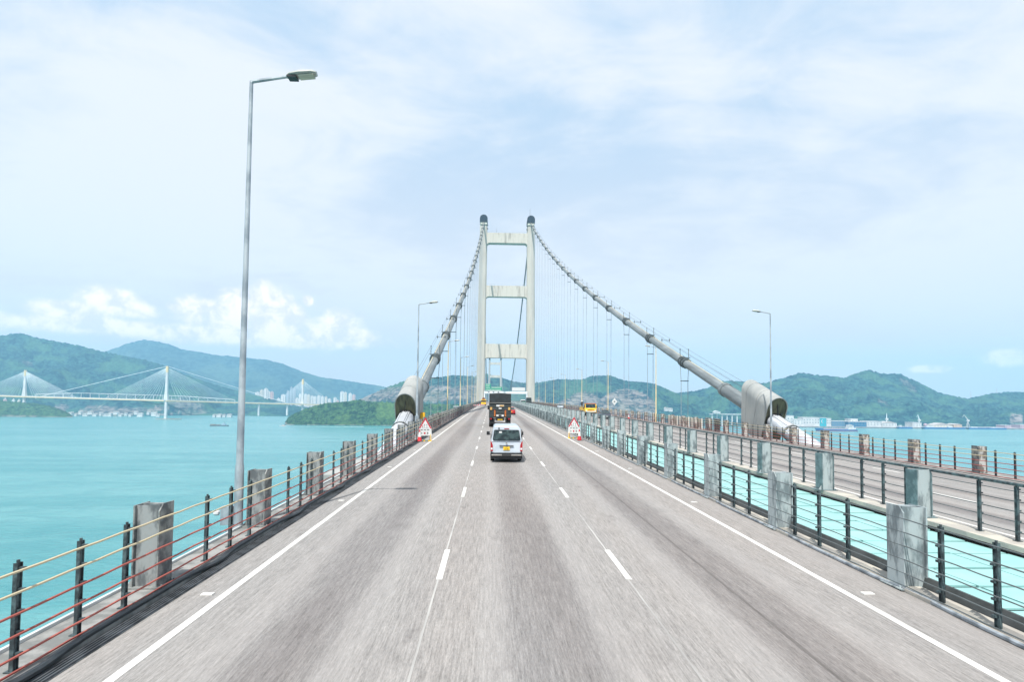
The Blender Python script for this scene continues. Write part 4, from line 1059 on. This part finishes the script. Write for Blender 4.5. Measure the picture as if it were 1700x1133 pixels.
hill('peninsula', pen_prof, lambda p: 1760 + abs(p - 600) * .15, lambda p: 1665 + .03 * abs(p - 480), 140, hm_near, 420, 60, amp=10, fsc=.012, tree=7, shape=.75, jag=1.15, rock=lambda px, z, X, Y, top: .9 if z < SEA + 1.6 + 1.5 * noise.noise(Vector((X * .03, 0, 0))) else 0)
lm_prof = [(-120, 668), (-60, 664), (0, 665), (30, 668), (60, 670), (90, 676), (110, 684), (122, 692)]
hill('headland', lm_prof, 2260, 2160, 60, hm_near, 160, 30, amp=6, fsc=.01, tree=8, shape=.6, rock=lambda px, z, X, Y, top: .9 if z < SEA + 2 else 0)

lw_prof = [(300, 686), (330, 677), (380, 674), (430, 672), (480, 674), (540, 678), (600, 684)]
hill('headland_low', lw_prof, 3000, 2600, 300, hm_mid, 200, 30, amp=8, fsc=.006, tree=9, shape=.7)
shore_b = MB()                                      # quay along the right shore
pts = [(1290, 0), (1330, 0), (1420, 0), (1560, 0), (1700, 0), (1860, 0)]
P0 = [at(p, 700, 1830) for p, _ in pts]
vs = []
for P in P0: vs += [(P.x, 1822, SEA - 1), (P.x, 1822, SEA + 3.5), (P.x, 1960, SEA + 3.5)]
fs = []
for i in range(len(P0) - 1): a = 3 * i; fs += [(a, a + 3, a + 4, a + 1), (a + 1, a + 4, a + 5, a + 2)]
shore_b.add(vs, fs); tag(shore_b.build('quay', mat('quay apron', (.24, .25, .26), .9, 0, (.16, .17, .18), .05, obj_rand=False)), kind='structure')

# ------------------------------------------------------------------ far cable-stayed bridge
cs = empty('cable_stayed_bridge', at(278, 690, 2100), 0, 'long white cable-stayed bridge with three yellow-topped masts across the bay on the left', 'bridge')
CO = Vector(cs.location)
T = [(42.5, 615, 690, 2267), (278, 608.5, 696, 2100), (503, 630, 686, 2480)]
def deck_px(px): return interp([(-200, 652), (0, 658), (42, 659.5), (278, 666), (400, 669.5), (500, 672), (580, 673.5)], px)
def dist_px(px): return interp([(-200, 2420), (42, 2267), (278, 2100), (503, 2480), (580, 2600)], px)
dk = [at(p, deck_px(p), dist_px(p)) for p in range(-200, 581, 20)]
b = MB(); vs = []
for P in dk:
    for o_ in ((-0, -9, -1.7), (0, -9, 1.7), (0, 9, 1.7), (0, 9, -1.7)): vs.append(P + Vector(o_) - CO)
b.loft([vs[4 * i:4 * i + 4] for i in range(len(dk))]); b.build('deck', deckyellow, cs)
b = MB()
b.loft([[P + Vector(o_) - CO for o_ in ((0, -8.7, 1.8), (0, -8.7, 4.2), (0, -8.2, 4.2), (0, -8.2, 1.8))] for P in dk]); b.build('parapet', farwhite, cs)
tops = []
for (px, pt, pb, Y) in T:
    tp = at(px, pt, Y); bt = at(px, pb, Y); dkz = at(px, deck_px(px), Y).z; base = Vector((tp.x, Y, min(bt.z, SEA + 20))); hh = tp.z - base.z
    b = MB(); rings = []
    for z_, w in ((base.z, 4.2), (dkz - 3, 3.6), (dkz + 2, 7.0), (dkz + 30, 4.6), (tp.z - 22, 3.2)):
        rings.append([Vector((tp.x + sx * w, Y + sy * w, z_)) - CO for sx, sy in ((-1, -.8), (1, -.8), (1, .8), (-1, .8))])
    b.loft(rings); mk = b.build('mast', farwhite, cs)
    b = MB(); b.box(tp.x - 3.4 - CO.x, tp.x + 3.4 - CO.x, Y - 3.2 - CO.y, Y + 3.2 - CO.y, tp.z - 21.9 - CO.z, tp.z - CO.z); b.build('mast_head', deckyellow, mk)
    tops.append(tp)
for ti, (px, lo_, hi_, n) in enumerate(((42.5, -52, 130, 16), (278, 172, 396, 17), (503, 455, 556, 15))):
    tp = tops[ti]
    for s, e in ((-1, lo_), (1, hi_)):
        for k in range(n):
            t = (k + 1) / n; q = px + (e - px) * (.08 + .92 * t); D = at(q, deck_px(q), dist_px(q))
            b = MB(); b.tube([tp - Vector((0, 0, 4 + 16 * (1 - t))) - CO, D - CO], .38, 4, cap=False); b.build('stay_cable', staym, cs)
for a_, q in ((1, 66), (1, 478), (0, 262), (2, 300)):
    if a_ == 1:
        D = at(q, deck_px(q) - 1, dist_px(q)); b = MB(); b.tube([tops[a_] - CO, D - CO], .75, 5); b.build('stabilising_cable', staym, cs)
b = MB(); n_ = 0
for p in (-60, -20, 380, 340, 430, 477, 540, 560):
    P = at(p, deck_px(p), dist_px(p)); 
    if p > 400: b = MB(); b.box(P.x - 3 - CO.x, P.x + 3 - CO.x, P.y - 4 - CO.y, P.y + 4 - CO.y, (SEA + 8) - CO.z, P.z - 1.8 - CO.z); b.build('pier', farwhite, cs)
# second, lower road viaduct behind it
va = empty('viaduct', at(200, 658, 2500), 0, 'pale low viaduct on many piers behind the cable-stayed bridge', 'viaduct'); VO = Vector(va.location)
vp = [at(p, interp([(60, 655), (128, 653), (200, 655), (300, 658), (390, 664)], p), 2560) for p in range(60, 400, 15)]
b = MB(); b.loft([[P + Vector(o_) - VO for o_ in ((0, -5, -1.2), (0, -5, 1.2), (0, 5, 1.2), (0, 5, -1.2))] for P in vp]); b.build('deck', farwhite, va)
b = MB()
for P in vp: b = MB(); b.box(P.x - .8 - VO.x, P.x + .8 - VO.x, P.y - 2 - VO.y, P.y + 2 - VO.y, P.z - 19 - VO.z, P.z - 1.2 - VO.z); b.build('pier', farwhite, va)
pl_ = sea_at(280, 697); b = MB(); b.prism([(-40, -12), (-20, -20), (25, -18), (45, -6), (30, 14), (-25, 14)], 'z', -1, 2.4); tag(b.build('islet', mat('islet rock', (.14, .17, .12), .9, 0, (.30, .28, .25), .08), loc=(pl_.x, pl_.y + 4, SEA)), kind='structure')

# ------------------------------------------------------------------ city towers far left, houses
def facade(name, col):
    mt = bpy.data.materials.new(name); mt.use_nodes = True; t = mt.node_tree; b_ = t.nodes['Principled BSDF']; q = G(t)
    P = q.n('ShaderNodeTexCoord').outputs['Object']; X, Y, Z = q.sep(P)
    fx = q.math('FRACT', q.math('DIVIDE', X, 7.0)); fz = q.math('FRACT', q.math('DIVIDE', Z, 3.2))
    w = q.math('MULTIPLY', q.math('GREATER_THAN', fx, .45), q.math('GREATER_THAN', fz, .45))
    q.put(b_.inputs['Base Color'], q.mix(q.math('MULTIPLY', w, .65), col, (.12, .15, .18))); b_.inputs['Roughness'].default_value = .7; return mt
FA = [facade('white facade', (.74, .74, .72)), facade('pink facade', (.66, .46, .44)), facade('blue grey facade', (.32, .40, .48)), facade('cream facade', (.70, .66, .58))]
fan = ['white', 'pinkish', 'blue grey', 'cream']
def high_rise(px, top, bot, w_px, Y, kind, label):
    a_ = at(px, bot, Y); t_ = at(px, top, Y); w = w_px / FPX * Y; root = empty('high_rise', (a_.x, Y, a_.z - 30), 0, label, 'tower block', 'tower blocks of the far city')
    H = t_.z - a_.z + 30; b = MB(); dpt = w * .8
    # cruciform plan: two crossing slabs
    b.prism([(-w * .5, -dpt * .2), (-w * .5, dpt * .2), (-w * .18, dpt * .2), (-w * .18, dpt * .5), (w * .18, dpt * .5), (w * .18, dpt * .2), (w * .5, dpt * .2), (w * .5, -dpt * .2), (w * .18, -dpt * .2), (w * .18, -dpt * .5), (-w * .18, -dpt * .5), (-w * .18, -dpt * .2)][::-1], 'z', 0, H)
    b.build('wall', FA[kind], root); b = MB(); b.box(-w * .14, w * .14, -dpt * .14, dpt * .14, H, H + 5); b.build('roof_plant', farwhite, root); return root
rc = random.Random(11)
HR = [(-14, 662, 5, 0), (8, 663, 5, 1), (22, 664, 4, 0), (31, 665, 4, 3), (40.5, 667, 4, 0), (409, 661, 4, 0), (414, 663, 4, 3), (421, 662, 4, 0), (427, 652, 7, 0), (434, 648, 6, 3), (441, 646, 6, 0), (445, 650, 5, 0), (451, 651, 5, 1), (462, 662, 5, 0), (470, 656, 7, 0), (477.5, 650, 4, 2), (483, 644, 4, 2), (488, 645, 4, 2), (493, 662, 5, 0), (498, 655, 4, 0),
      (507, 655, 4.5, 0), (512, 656, 4.5, 3), (518, 658, 5, 0), (523, 659, 4, 0), (529, 657.5, 5, 0), (535, 659, 4.5, 0), (541, 659.5, 4, 3), (547, 663, 5, 0), (556, 661, 5, 0), (560, 665, 5, 1), (567.5, 651, 6, 0), (573, 652, 5, 3), (581, 654, 5, 0), (587, 656, 5, 1), (597, 664, 4, 0)]
for i, (px, top, w, kd) in enumerate(HR):
    left = px < 60
    nb = 'under the far bridge deck at the picture edge' if left else ('between the far bridge\'s second and third masts' if px < 500 else 'beyond the far bridge\'s third mast')
    idx = [h for h in HR if (h[0] < 60) == left and ((h[0] < 500) == (px < 500)) and h[3] == kd]; k = idx.index((px, top, w, kd)) + 1
    high_rise(px, top, 674 if not left else 678, w, 2450 if left else 3500 + (i % 5) * 70, kd, '%s %s tower block from left, %s' % (nth(k), fan[kd], nb))
roofm = mat('house roof', (.45, .42, .40), .8)
def house(P, w, dpt, h, label, mt=farwhite, grp='small white houses on the far left shore', nm='house', cat='house'):
    root = empty(nm, P, rc.uniform(-.4, .4), label, cat, grp)
    b = MB(); b.box(-w / 2, w / 2, -dpt / 2, dpt / 2, -4, h); b.build('wall', mt, root)
    b = MB(); b.prism([(-w / 2 - .5, h), (w / 2 + .5, h), (w * .2, h + 2.2), (-w * .2, h + 2.2)], 'y', -dpt / 2 - .5, dpt / 2 + .5); b.build('roof', roofm, root)
    n = max(2, int(w / 5))
    for i in range(n):
        for z in (1.2, 4.6):
            if z + 1.6 < h: xx = -w / 2 + (i + .5) * w / n; b = MB(); b.box(xx - .9, xx + .9, -dpt / 2 - .06, -dpt / 2 - .01, z, z + 1.6); b.build('window', glass, root)
    return root
hx = [76, 84, 92, 101, 110, 118, 127, 134, 142, 150, 158, 168, 176, 184, 193, 200, 209, 217, 226, 233, 247, 256, 262, 356, 364, 372, 381]
for i, px in enumerate(hx):
    Y = 2340 if px > 120 else 2380; py = 690 + .004 * px - (rc.choice([0, 0, 1.5, 3.5])); P = at(px, py, Y); P.z = max(P.z, SEA + 3)
    near = ('under the deck between the first and second masts' if px < 245 else 'near the foot of the second mast' if px < 300 else 'right of the near lamp post')
    grp = [h for h in hx if (h < 245) == (px < 245) and (h < 300) == (px < 300)]
    house(P, rc.uniform(10, 22), 10, rc.uniform(5, 11), '%s white shore house from left, %s' % (nth(grp.index(px) + 1), near))

# right shore: yards, sheds, tank, cranes
def shed(px0, px1, pt, pb, Y, mt, label, nm='shed', roof='flat', cat='industrial building'):
    a_ = at(px0, pb, Y); c_ = at(px1, pb, Y); t_ = at((px0 + px1) / 2, pt, Y); w = c_.x - a_.x; h = t_.z - SEA - 3.5
    root = empty(nm, ((a_.x + c_.x) / 2, Y, SEA + 3.5), 0, label, cat, 'industrial buildings on the right shore')
    b = MB(); b.box(-w / 2, w / 2, 0, 35, 0, h); b.build('wall', mt, root)
    b = MB()
    if roof == 'flat': b.box(-w / 2 - .6, w / 2 + .6, -.6, 35.6, h, h + 1.1)
    else: b.prism([(-w / 2 - .5, h), (w / 2 + .5, h), (0, h + w * .12)], 'y', -.5, 35.5)
    b.build('roof', shipw if roof == 'flat' else roofm, root)
    n = max(2, int(w / 9))
    for i in range(n):
        xx = -w / 2 + (i + .5) * w / n
        for z0, z1 in ((.35, .5), (.68, .8)): b = MB(); b.box(xx - 1.6, xx + 1.6, -.08, -.01, h * z0, h * z1); b.build('window', mat('far window', (.18, .24, .28), .4), root)
    return root
tealm = mat('teal cladding', (.02, .42, .48), .5, 0, (.02, .34, .42), .05); bluew = mat('blue glass wall', (.03, .16, .30), .4, 0, (.025, .12, .24), .05)
pinkm = mat('pinkish cladding', (.50, .36, .42), .7)
shed(1300, 1318, 691, 712, 1850, shipw, 'white stepped building just right of the right cable hood')
shed(1318, 1334, 697, 712, 1846, shipw, 'low white building left of the long white warehouse')
shed(1333.5, 1361, 694, 712, 1852, farwhite, 'long white warehouse right of the cable hood')
tb = shed(1362, 1372, 694.5, 712, 1848, tealm, 'teal building with a white crescent mark beside the long warehouse')
b = MB(); arc = [(6 * math.cos(t), 17 + 6 * math.sin(t)) for t in [math.radians(100 + 20 * i) for i in range(9)]] + [(3.4 * math.cos(t) - .3, 17 + 4.6 * math.sin(t)) for t in [math.radians(260 - 20 * i) for i in range(9)]]
vs = [(u - 1, -.3, v) for u, v in arc]; b.add(vs, [(i, i + 1, 16 - i, 17 - i) for i in range(8)]); b.build('crescent_mark', shipw, tb)
shed(1372.5, 1380, 695.5, 712, 1846, shipw, 'narrow white block right of the teal building')
shed(1381, 1409, 700, 713, 1870, mat('steel blue cladding', (.10, .22, .34), .6), 'blue shed behind the cargo ship')
shed(1409, 1438.5, 701, 712, 1850, bluew, 'dark blue building with a white frame right of the cargo ship')
shed(1413, 1424, 696.5, 702, 1872, shipw, 'small white block on top of the dark blue building')
shed(1439, 1465, 700.5, 712, 1850, farwhite, 'pale grey shed right of the dark blue building')
shed(1465, 1489, 703, 713, 1845, shipw, 'white shed with a crane above it, in the middle of the shipyard', roof='gable')
shed(1515, 1530, 702.5, 713, 1848, shipw, 'white yard block under the second crane')
shed(1550, 1580, 706.5, 713, 1846, mat('cream cladding', (.72, .66, .55), .7), 'long cream shed left of the big crane', roof='gable')
shed(1584, 1597, 705.5, 713, 1850, mat('tan cladding', (.62, .46, .34), .7), 'tan shed beside the foot of the big crane', roof='gable')
shed(1626, 1636, 710.5, 714, 1840, shipw, 'low white shed right of the big crane')
shed(1648, 1667, 711, 715, 1838, shipw, 'flat white shed near the right end of the quay')
shed(1669, 1679, 707, 715, 1846, pinkm, 'pinkish block near the right end of the quay')
shed(1680, 1691, 712, 716, 1836, shipw, 'low white shed right of the pinkish block')
shed(1694, 1712, 706, 716, 1850, pinkm, 'pinkish building cut by the right edge of the picture')
def dock(px0, px1, top, label):
    a_ = at(px0, 712, 1815); c_ = at(px1, 712, 1815); root = empty('floating_dock', ((a_.x + c_.x) / 2, 1806, SEA), 0, label, 'floating dock', 'vessels moored at the quay')
    w = c_.x - a_.x; b = MB(); b.loft([[(x_, y_, z_) for (x_, y_) in ((-w / 2 * k_, 0), (w / 2 * k_, 0), (w / 2 * k_, 12), (-w / 2 * k_, 12))] for z_, k_ in ((-1, .94), (5, 1))]); b.build('hull', bluep, root)
    b = MB(); b.box(-w * .42, -w * .25, 2, 9, 5, 5 + top); b.box(w * .1, w * .2, 2, 9, 5, 5 + top * .6); b.build('deckhouse', shipw, root); return root
dock(1489, 1512, 6, 'low blue barge moored left of the second crane'); dock(1530, 1600, 5, 'long blue floating dock below the big crane'); dock(1604, 1668, 3, 'low dark blue barge moored right of the big crane')
def yard_crane(px, top, Y, label, lean, col, jib=1.0):
    a_ = at(px, 713, Y); t_ = at(px, top, Y); H = t_.z - SEA - 3.5; root = empty('dock_crane', (a_.x, Y, SEA + 3.5), 0, label, 'crane', 'cranes in the shipyard')
    b = MB()
    for sx in (-3, 3):
        for sy in (-3, 3): b.tube([(sx * 1.3, sy, 0), (sx * .5, sy * .5, H * .35)], .7, 5)
    b.tube([(0, 0, H * .33), (0, 0, H * .5)], 1.9, 8); b.build('portal', col, root)
    b = MB(); b.box(-2.6, 4.5, -2.6, 2.6, H * .5, H * .62); b.build('cabin', shipw, root)
    b = MB(); b.tube([(0, 0, H * .6), (lean * H * .45, 0, H)], [1.3, .6], 6); b.tube([(2.5, 0, H * .62), (lean * H * .45, 0, H)], .35, 4); b.build('jib', col, root)
    b = MB(); b.tube([(lean * H * .45, 0, H), (lean * H * .45 - 7 * jib, 0, H * .80)], .4, 5); b.build('jib_head', col, root); return root
yard_crane(1472, 686.5, 1858, 'slim pale crane above the white shed, leftmost of the three cranes', .05, mat('pale crane', (.70, .78, .80), .5), .2)
yard_crane(1526, 689, 1850, 'pale crane with a round head, middle one of the three cranes', -.18, MATS['pale crane'], .6)
yard_crane(1607, 689.5, 1846, 'big white crane with a bent jib, rightmost of the three cranes', -.62, shipw, 1.0)
P = at(1536, 706, 1850); b = MB(); b.ball((0, 0, 0), 5.2, 10); b.tube([(0, 0, -12), (0, 0, -4)], 1.6, 6); tag(b.build('round_tank', pinkm, loc=P), 'round pinkish tank on a stem beside the middle crane', 'tank')
for px, pt, pb, lb in ((1612, 649, 663, 'thin radio mast in the saddle of the right hill'), (1655, 645, 655, 'short radio mast on the ridge of the right hill near the picture edge')):
    A_ = at(px, pt, 2890); B_ = at(px, pb + 3, 2890); b = MB(); H_ = A_.z - B_.z
    for sx in (-1, 1):
        for sy in (-1, 1): b.tube([(sx * 2.2, sy * 2.2, 0), (sx * .4, sy * .4, H_)], .35, 4)
    for i in range(1, 5): z_ = H_ * i / 5; w_ = 2.2 - 1.8 * i / 5; b.box(-w_, w_, -w_, w_, z_ - .2, z_ + .2)
    tag(b.build('radio_mast', farwhite, loc=B_), lb, 'mast')
# small road viaduct on the right hill behind the cable
va = empty('viaduct', at(1200, 690, 1900), 0, 'white viaduct on short piers below the right main cable, left of the hood', 'viaduct'); VO = Vector(va.location)
a_ = at(1178, 687.5, 1870); c_ = at(1236, 688, 1870)
b = MB(); b.box(a_.x - VO.x, c_.x - VO.x, -34, -24, a_.z - 2.2 - VO.z, a_.z - VO.z); b.build('deck', farwhite, va)
for i in range(7):
    xx = a_.x + (i + .5) * (c_.x - a_.x) / 7; b = MB(); b.box(xx - 1.6 - VO.x, xx + 1.6 - VO.x, -31, -27, SEA - VO.z, a_.z - 2.21 - VO.z); b.build('pier', farwhite, va)
sh = empty('hill_shed', at(1190, 686, 1866), 0, 'white roofed shed standing on the viaduct at the right hill foot', 'shed'); b = MB(); b.box(-12, 10, -6, 4, -2, 3.2); b.build('wall', shipw, sh); b = MB(); b.prism([(-13, 3.2), (11, 3.2), (-4, 7.5)], 'y', -7, 5); b.build('roof', farwhite, sh)
for k, (px, py) in enumerate(((1106, 681), (1113, 682))):
    house(at(px, py, 1990), 13, 9, 7, ('left', 'right')[k] + ' one of two small white houses at the foot of the middle hill', grp='houses at the foot of the middle hill')

# ------------------------------------------------------------------ ships
def ship(P, L, beam, label, heading=math.pi / 2, house_aft=True):
    root = empty('cargo_ship', P, heading - math.pi / 2, label, 'ship')
    def ring(z, k, bow): 
        return [(-L / 2, -beam / 2 * k, z), (L / 2 - 10, -beam / 2 * k, z), (L / 2 - 10, beam / 2 * k, z), (-L / 2, beam / 2 * k, z)]
    def hull(z0, z1, rk0, rk1):
        rs = []
        for z_, rk in ((z0, rk0), (z1, rk1)):
            rs.append([(L / 2, -beam / 2, z_), (L / 2, beam / 2, z_), (-L / 2 + 16, beam / 2, z_), (-L / 2 + 6 - rk * .5, beam * .3, z_), (-L / 2 - rk, 0, z_), (-L / 2 + 6 - rk * .5, -beam * .3, z_), (-L / 2 + 16, -beam / 2, z_)])
        return rs
    b = MB(); b.loft(hull(-2, 1.6, 0, 1)); b.build('lower_hull', hullred, root)
    b = MB(); b.loft(hull(1.61, 5.2, 1, 3)); b.build('hull', bluep, root)
    b = MB(); b.loft([[(x * .999, y * .96, z_) for x, y, z_ in r] for r in hull(5.21, 7.6, 3, 4)][:]); 
    b = MB(); b.prism([(-L / 2 - 4, 0), (-L / 2 + 14, beam / 2), (-L / 2 + 14, -beam / 2)], 'z', 5.21, 8.2); b.build('forecastle', bluep, root)
    b = MB(); b.box(-L / 2 + 18, L / 2 - 30, -beam * .36, beam * .36, 5.21, 7.2)
    for i in range(7): xx = -L / 2 + 24 + i * (L - 62) / 7; b.tube([(xx, 0, 7.2), (xx, 0, 9.5)], .8, 6)
    b.build('deck_tank', mat('deck mauve', (.42, .30, .36), .6), root)
    b = MB(); b.box(L / 2 - 26, L / 2 - 4, -beam * .42, beam * .42, 5.21, 9.5); b.box(L / 2 - 24, L / 2 - 10, -beam * .40, beam * .40, 9.51, 15.5); b.box(L / 2 - 23, L / 2 - 15, -beam * .5, beam * .5, 15.51, 18); b.build('superstructure', shipw, root)
    b = MB(); b.box(L / 2 - 9, L / 2 - 5, -2, 2, 9.51, 16.5); b.build('funnel', bluep, root)
    b = MB(); b.tube([(-L / 2 + 8, 0, 8.2), (-L / 2 + 8, 0, 17)], .35, 5); b.tube([(L / 2 - 19, 0, 18), (L / 2 - 19, 0, 24)], .3, 5); b.build('mast', shipw, root); return root
P = sea_at(1388, 716.5); ship(P, 112, 17, 'blue hulled cargo ship with a white superstructure off the right shore')
P = sea_at(364, 708); br = empty('barge', P, .1, 'low grey work barge on the water left of the near lamp post', 'barge')
b = MB(); L = 46
b.loft([[(-L / 2 + k_, -5, z_), (L / 2 - k_, -5, z_), (L / 2 - k_, 5, z_), (-L / 2 + k_, 5, z_)] for z_, k_ in ((-1, 3), (2.4, 0))]); b.build('hull', mat('barge grey', (.10, .13, .15), .7), br)
b = MB(); b.box(L / 2 - 16, L / 2 - 7, -3, 3, 2.41, 6); b.box(L / 2 - 14, L / 2 - 10, -2, 2, 6.01, 8.3); b.build('wheelhouse', mat('wheelhouse blue', (.30, .42, .50), .6), br)
b = MB(); b.box(-L / 2 + 2, -L / 2 + 14, -4, 4, 2.41, 5.0); b.box(-8, 2, -3.6, 3.6, 2.41, 4.0); b.build('cargo', mat('cargo brown', (.22, .20, .17), .9), br)
b = MB(); b.tube([(L / 2 - 11, 0, 8.3), (L / 2 - 11, 0, 12.5)], .25, 5); b.build('mast', blackp, br)
P = sea_at(470, 708.3); sp_ = empty('speedboat', P, .05, 'small white speedboat crossing in front of the green peninsula', 'boat')
b = MB(); b.loft([[(-9, 0, .3), (-5, -2, -.3), (7, -2.2, -.3), (7, 2.2, -.3), (-5, 2, -.3)], [(-10.5, 0, 2.2), (-5, -2.5, 1.8), (7, -2.5, 1.7), (7, 2.5, 1.7), (-5, 2.5, 1.8)]]); b.build('hull', shipw, sp_)
b = MB(); b.box(-2.5, 4.5, -1.7, 1.7, 1.72, 3.6); b.build('cabin', mat('boat cabin', (.55, .45, .42), .5), sp_); b = MB(); b.box(3, 7.2, -2.0, 2.0, 3.7, 5.0); b.build('canopy', MATS['barge grey'], sp_)
Q = sea_at(600, 709.5); b = MB(); vs = []; fs = []; N = 40
for i in range(N + 1):
    t = i / N; c_ = P.lerp(Q, t); w_ = 1.6 + 3.5 * t + 1.2 * noise.noise(Vector((i * .7, 0, 0))); vs += [(c_.x + 6, c_.y - w_, SEA + .15), (c_.x + 6, c_.y + w_, SEA + .15)]
    if i: a = 2 * i; fs.append((a - 2, a, a + 1, a - 1))
b.add(vs, fs); wk = b.build('boat_wake', mat('foam', (.75, .80, .80), .8, 0, (.25, .45, .47), .12, .42, .60)); tag(wk, 'white foam wake trailing behind the speedboat', 'wake', kind='stuff')

# ------------------------------------------------------------------ haze
b = MB(); b.box(-8900, 8900, -2000, 8000, SEA - 4, 700); hz_ = b.build('haze', mat('haze', (1, 1, 1)))
hm = bpy.data.materials.new('sea haze'); hm.use_nodes = True; nt = hm.node_tree; nt.nodes.clear(); o_ = nt.nodes.new('ShaderNodeOutputMaterial'); pv = nt.nodes.new('ShaderNodeVolumePrincipled')
pv.inputs['Color'].default_value = (.42, .745, 1.0, 1); pv.inputs['Density'].default_value = 1.2e-4; pv.inputs['Anisotropy'].default_value = .2
nt.links.new(pv.outputs[0], o_.inputs['Volume']); hz_.data.materials.clear(); hz_.data.materials.append(hm); tag(hz_, kind='stuff'); hz_['label'] = 'thin blue sea haze over the bay'
